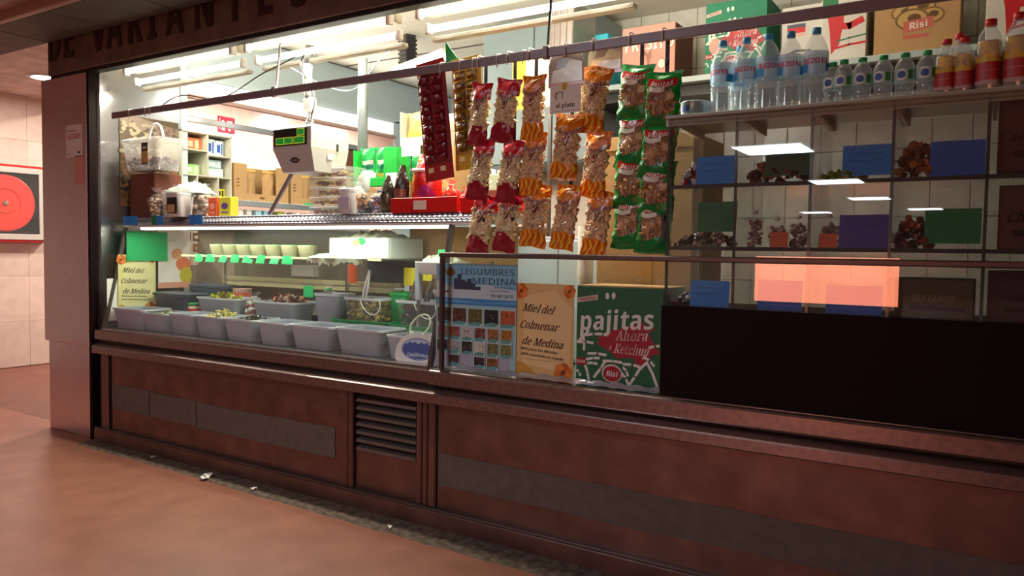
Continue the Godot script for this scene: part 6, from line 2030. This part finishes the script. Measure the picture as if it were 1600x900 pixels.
	for j in 5:
		var dr := part("drawer", slab(-0.136, 0.01 + j * 0.053, 0.018, 0.136, 0.05 + j * 0.053, 0.021, 0.001), M.milky, d)
		part("drawer_lip", slab(-0.138, 0.042 + j * 0.053, 0.018, 0.138, 0.05 + j * 0.053, 0.028, 0.002), M.white_plastic, dr)
		m = MB.new()
		for i in 40:
			m.ink([Color("8a4a44"), Color("c87a5c"), Color("c8c43c"), Color("6a5a70"), Color("b8a8b0"), Color("7a3a34"), Color("d8a040")][g.randi() % 7])
			m.blob(Vector3(g.randf_range(-0.12, 0.12), 0.018 + j * 0.053 + g.randf() * 0.012, g.randf_range(-0.05, 0.008)), Vector3(0.014, 0.008, 0.009), g.randi(), 0.4, Basis(Vector3.UP, g.randf() * 6.0))
		part("drawer_content", m, M.ink, d).set_meta("kind", "stuff")
	var wj := tub("white_jar", "white plastic jar beside the clear drawers", Vector3(-2.96, y, -0.24), 0.12, 0.12, 0.13, M.white_plastic, "", 0.04, M.white_plastic)
	part("label", slab(-0.04, 0.03, 0.056, 0.04, 0.09, 0.059), sm(Color("c8c0d0"), 0.4), wj)
	m = MB.new(true)
	m.lathe(Vector3.ZERO, [[0.0, 0.0], [0.06, 0.0], [0.075, 0.03], [0.08, 0.09], [0.05, 0.14], [0.0, 0.15]], 20)
	solo("rounded_case", "rounded white case with grey side behind the clear drawers", "case", m, sm(Color("b8c0bc"), 0.4), Vector3(-3.06, y + 0.12, -0.5))
	solo("plain_carton", "plain carton holding up the green snack display", "carton", slab(-0.2, 0, -0.12, 0.4, 0.165, 0.12, 0.003), M.card, Vector3(-3.0, y, -0.56))
	# bright green display carton with chip bags
	var gc := thing("display_carton", "bright green display carton of snack bags on the case top", "carton", Vector3(-2.97, y + 0.168, -0.52))
	var bright := sm(Color("1db040"), 0.5)
	part("base", slab(-0.17, 0, -0.1, 0.17, 0.05, 0.08, 0.003), bright, gc)
	part("back", slab(-0.17, 0.05, -0.1, 0.17, 0.21, -0.094), bright, gc)
	part("side", slab(-0.17, 0.05, -0.094, -0.164, 0.21, 0.08), bright, gc)
	part("side", slab(0.164, 0.05, -0.094, 0.17, 0.21, 0.08), bright, gc)
	part("front_strip", slab(0.06, 0.05, 0.074, 0.16, 0.21, 0.08), bright, gc)
	var cb: Node3D = null
	for i in 3:
		var at := Vector3([-0.09, 0.03, 0.27][i] - 2.97, y + [0.22, 0.22, 0.166][i], -0.48)
		var lab: String = ["green chip bag at the pole side of the green carton", "green chip bag in the middle of the green carton", "green chip bag standing beside the green carton under white card"][i]
		if cb:
			again(cb, lab, at, 0.1 * i, "chip bags in the green carton")
			continue
		cb = thing("chip_bag", lab, "snack bag", at, 0.0, "chip bags in the green carton")
		for s in [1.0, -1.0]:
			m = MB.new(true)
			m.ink(Color("2c9c50"))
			m.xf.origin.y = 0.17
			m.sheet(10, 12, func(u: float, v: float) -> Vector3: return bag_point(0.115, 0.18, 0.02, u if s > 0 else 1.0 - u, v, s, 2.0))
			part("film", m, M.crinkle, cb)
		m = MB.new(true)
		m.xf.origin.y = 0.17
		for q in [["d8ccc0", 0.4, 0.52], ["1a6a54", 0.52, 0.66], ["d0b050", 0.8, 0.92]]:
			m.ink(Color(q[0] as String))
			m.sheet(6, 3, func(u: float, v: float) -> Vector3: return bag_point(0.115, 0.18, 0.02, 0.1 + 0.8 * u, lerpf(q[1], q[2], v), 1.0, 2.0) + Vector3(0, 0, 0.001))
		part("print", m, M.ink_gloss, cb)
	# carton tray of gold bags above
	solo("stacked_cartons", "pair of plain cartons stacked behind the chip bags", "carton", slab(-0.15, 0, -0.1, 0.15, 0.4, 0.1, 0.003), M.card, Vector3(-2.72, y, -0.74))
	var gt := thing("bag_tray", "cream carton tray of gold foil bags above the green chips", "carton", Vector3(-2.80, y + 0.404, -0.68))
	part("base", slab(-0.13, 0, -0.1, 0.13, 0.05, 0.08, 0.003), M.cream, gt)
	part("side", slab(-0.13, 0.05, -0.1, -0.124, 0.2, 0.08), M.cream, gt)
	part("back", slab(-0.124, 0.05, -0.1, 0.13, 0.2, -0.094), M.cream, gt)
	for i in 2:
		var at := Vector3(-2.86 + i * 0.13, y + 0.455, -0.66)
		var lab: String = ["gold foil bag at the pole side of the cream tray", "gold and pink foil bag beside the red sachet strip"][i]
		var gb := thing("foil_bag", lab, "snack bag", at, 0.0, "gold foil bags")
		for s in [1.0, -1.0]:
			m = MB.new(true)
			m.ink(Color("c8a468") if i == 0 else Color("d8a090"))
			m.xf.origin.y = 0.15
			m.sheet(10, 12, func(u: float, v: float) -> Vector3: return bag_point(0.125, 0.16, 0.028, u if s > 0 else 1.0 - u, v, s, 3.0 + i))
			part("film", m, M.crinkle, gb)
		m = MB.new(true)
		m.xf.origin.y = 0.15
		m.ink(Color("d8c050"))
		m.sheet(6, 3, func(u: float, v: float) -> Vector3: return bag_point(0.125, 0.16, 0.028, 0.15 + 0.7 * u, 0.68 + 0.2 * v, 1.0, 3.0 + i) + Vector3(0, 0, 0.001))
		part("print", m, M.ink_gloss, gb)
	var wc := thing("white_card", "blank white card on a stick before the chip bags beside red sachets", "card", Vector3(-2.68, y, -0.4))
	part("card", bx(Vector3(0, 0.36, 0), Vector3(0.13, 0.085, 0.002)), M.paper, wc)
	part("stick", slab(-0.0025, 0, -0.006, 0.0025, 0.39, -0.002), M.steel_dark, wc)
	solo("white_card", "small pale blue card standing in front of chip bags", "card", bx(Vector3(0, 0.035, 0), Vector3(0.08, 0.09, 0.002)), sm(Color("d8eef4"), 0.7), Vector3(-2.79, y + 0.15, -0.37))
	# bags in front of the green carton
	k = 0
	for q in [[-2.93, 0.07, 0.18, ["d89a60", "b87840", "5a6a84"], "e8d8c8"], [-2.80, 0.055, 0.15, ["8a90b8", "c84a40", "d8d8e8"], "3a4a8a"], [-2.87, 0.05, 0.12, ["50607c", "3a4658", "8a7460"], "c8b8a0"]]:
		var cs := []
		for c in q[3]:
			cs.append(Color(c as String))
		twist_bag("treat_bag", ["orange brown tied treat bag before the green carton", "blue and red tied treat bag before the green carton", "small dark blue tied treat bag beside the white jar"][k], "treat bag", Vector3(q[0], y, -0.26 - 0.03 * k), q[1], q[2], cs, 80 + k, Color(q[4] as String), "treat bags on the case top")
		k += 1
	k = 0
	for q in [[-2.71, 0.09, 0.2, "3a3428", "5a4a38"], [-2.61, 0.1, 0.25, "33261f", "8a5a4a"]]:
		var cbag := thing("dark_bag", ["dark olive pouch beside the tall brown chocolate pouch", "tall dark brown pouch with pinkish lower half by red cellophane"][k], "pouch", Vector3(q[0], y, -0.25))
		for s in [1.0, -1.0]:
			m = MB.new(true)
			m.ink(Color(q[3] as String))
			m.xf.origin.y = q[2]
			m.sheet(10, 12, func(u: float, v: float) -> Vector3:
				var p := bag_point(q[1], q[2], 0.03, u if s > 0 else 1.0 - u, v, s, 4.0 + k)
				p.x *= lerpf(0.35, 1.1, smoothstep(0.0, 0.45, v))
				return p)
			part("film", m, M.crinkle, cbag)
		m = MB.new(true)
		m.xf.origin.y = q[2]
		m.ink(Color(q[4] as String))
		m.sheet(8, 6, func(u: float, v: float) -> Vector3: return bag_point(q[1], q[2], 0.03, 0.06 + 0.88 * u, 0.5 + 0.42 * v, 1.0, 4.0 + k) * Vector3(1.08, 1, 1) + Vector3(0, 0, 0.0012))
		part("print", m, M.ink_gloss, cbag)
		k += 1
	# red cellophane bag and red trays
	var rb := thing("gift_bag", "red cellophane gift bag with orange and purple print on case top", "gift bag", Vector3(-2.46, y, -0.27))
	for s in [1.0, -1.0]:
		m = MB.new(true)
		m.ink(Color("d02a24"))
		m.xf.origin.y = 0.3
		m.sheet(16, 14, func(u: float, v: float) -> Vector3:
			var p := bag_point(0.21, 0.3, 0.05, u if s > 0 else 1.0 - u, v, s, 5.0)
			p.x = p.x * lerpf(0.45, 1.0, smoothstep(0.1, 0.4, v)) - 0.02 * (1.0 - smoothstep(0.0, 0.5, v))
			return p)
		part("film", m, M.crinkle, rb)
	m = MB.new(true)
	m.xf.origin.y = 0.3
	for q in [["e87a28", 0.05, 0.28, 0.3, 0.66], ["a02a6a", 0.36, 0.86, 0.52, 0.85], ["f08a3c", 0.3, 0.5, 0.04, 0.16]]:
		m.ink(Color(q[0] as String))
		m.sheet(8, 8, func(u: float, v: float) -> Vector3:
			var r := 0.5 * sqrt(maxf(0.0, 1.0 - pow(2.0 * v - 1.0, 2.0)))
			var p := bag_point(0.21, 0.3, 0.05, lerpf(q[1], q[2], 0.5 + (u - 0.5) * 2.0 * r), lerpf(q[3], q[4], v), 1.0, 5.0)
			p.x = p.x * lerpf(0.45, 1.0, smoothstep(0.1, 0.4, lerpf(q[3], q[4], v))) - 0.02 * (1.0 - smoothstep(0.0, 0.5, lerpf(q[3], q[4], v)))
			return p + Vector3(0, 0, 0.0012))
	part("print", m, M.ink_gloss, rb)
	part("frill", bx(Vector3(-0.02, 0.215, 0.03), Vector3(0.09, 0.018, 0.05), 0.006), sm(Color("ecd8d4"), 0.4), rb)
	for q in [["red_tray", "long red tray under the gift bag on case top", -2.42, 0.0, 0.42], ["red_tray", "second red tray behind the low red popcorn bags", -2.02, -0.005, 0.34]]:
		var t := thing(q[0], q[1], "tray", Vector3(q[2], y + q[3], -0.28), 0.0, "red trays on the case top")
		part("front", slab(-q[4] / 2, 0, 0.09, q[4] / 2, 0.075, 0.095, 0.001), M.red_gloss, t)
		part("back", slab(-q[4] / 2, 0, -0.095, q[4] / 2, 0.09, -0.09, 0.001), M.red_gloss, t)
		part("base", slab(-q[4] / 2, 0, -0.09, q[4] / 2, 0.005, 0.09), M.red_gloss, t)
		part("label", slab(-0.06, 0.015, 0.095, 0.02, 0.06, 0.0965), sm(Color("e8d8c8"), 0.5), t)
	k = 0
	for q in [[-2.3, 0.1, 0.16], [-2.2, 0.1, 0.12], [-2.12, 0.08, 0.1]]:
		var t := twist_bag("red_bag", ["red tied bag next to the gift bag", "second red tied bag in the long tray", "smallest red tied bag behind the popcorn"][k], "gift bag", Vector3(q[0], y + 0.006, -0.26), q[1] * 0.5, q[2], [Color("e02a1c"), Color("f04a30"), Color("c01c18")], 90 + k, Color("f0c8c0"), "red tied bags")
		t.get_child(0).material_override = clear(Color(0.95, 0.2, 0.15, 0.5), 0.1)
		k += 1
	box_of("mint_box", "pale mint box behind the red tied bags", Vector3(-2.22, y + 0.12, -0.42), Vector3(0.2, 0.08, 0.1), Color("a8c4a8"), Color("e0ece0"), 0.0)
	solo("carton", "plain brown carton under the pale mint box", "carton", slab(-0.14, 0, -0.07, 0.14, 0.118, 0.07, 0.003), M.card_dark, Vector3(-2.22, y, -0.45))
	solo("price_tag", "green tag on the carton shelf below the scale", "price tag", bx(Vector3.ZERO, Vector3(0.004, 0.055, 0.1)), M.green, Vector3(-5.02, 1.66, -1.85))


func box_of(called: String, label: String, at: Vector3, s: Vector3, c: Color, print_: Color, turn: float) -> void:
	var t := thing(called, label, "box", at, turn)
	part("box", slab(-s.x / 2, 0, -s.z, s.x / 2, s.y, 0, 0.003), sm(c, 0.5), t)
	var m := MB.new()
	m.xf.origin.z = 0.0005
	m.disc(0, s.y * 0.55, s.x * 0.3, s.y * 0.16, print_, 12)
	m.rect(-s.x * 0.3, s.y * 0.2, s.x * 0.3, s.y * 0.27, print_)
	part("print", m, M.ink, t)


# ---------------------------------------------------------------- bits on the floor
func build_litter() -> void:
	var k := 0
	for q in [[-3.71, 0.11, 0.05, 0.05], [-3.68, 0.16, 0.045, 0.035], [-3.3, 0.13, 0.03, 0.02], [-4.3, 0.07, 0.03, 0.02], [-2.33, 0.15, 0.02, 0.018]]:
		var m := MB.new(true)
		m.sheet(4, 4, func(u: float, v: float) -> Vector3: return Vector3((u - 0.5) * q[2], 0.002 + 0.014 * absf(sin(u * 4.0 + v * 3.0 + k)), (v - 0.5) * q[3]))
		solo("paper_scrap", ["largest white paper scrap on the cement strip", "folded white scrap at the edge of the cement strip", "tiny white scrap past the two larger ones", "tiny pale scrap near the pillar end of the strip", "tiny pale scrap below the vent"][k], "litter", m, M.paper, Vector3(q[0], 0.007, q[1]), 0.5 * k, "scraps along the counter foot")
		k += 1
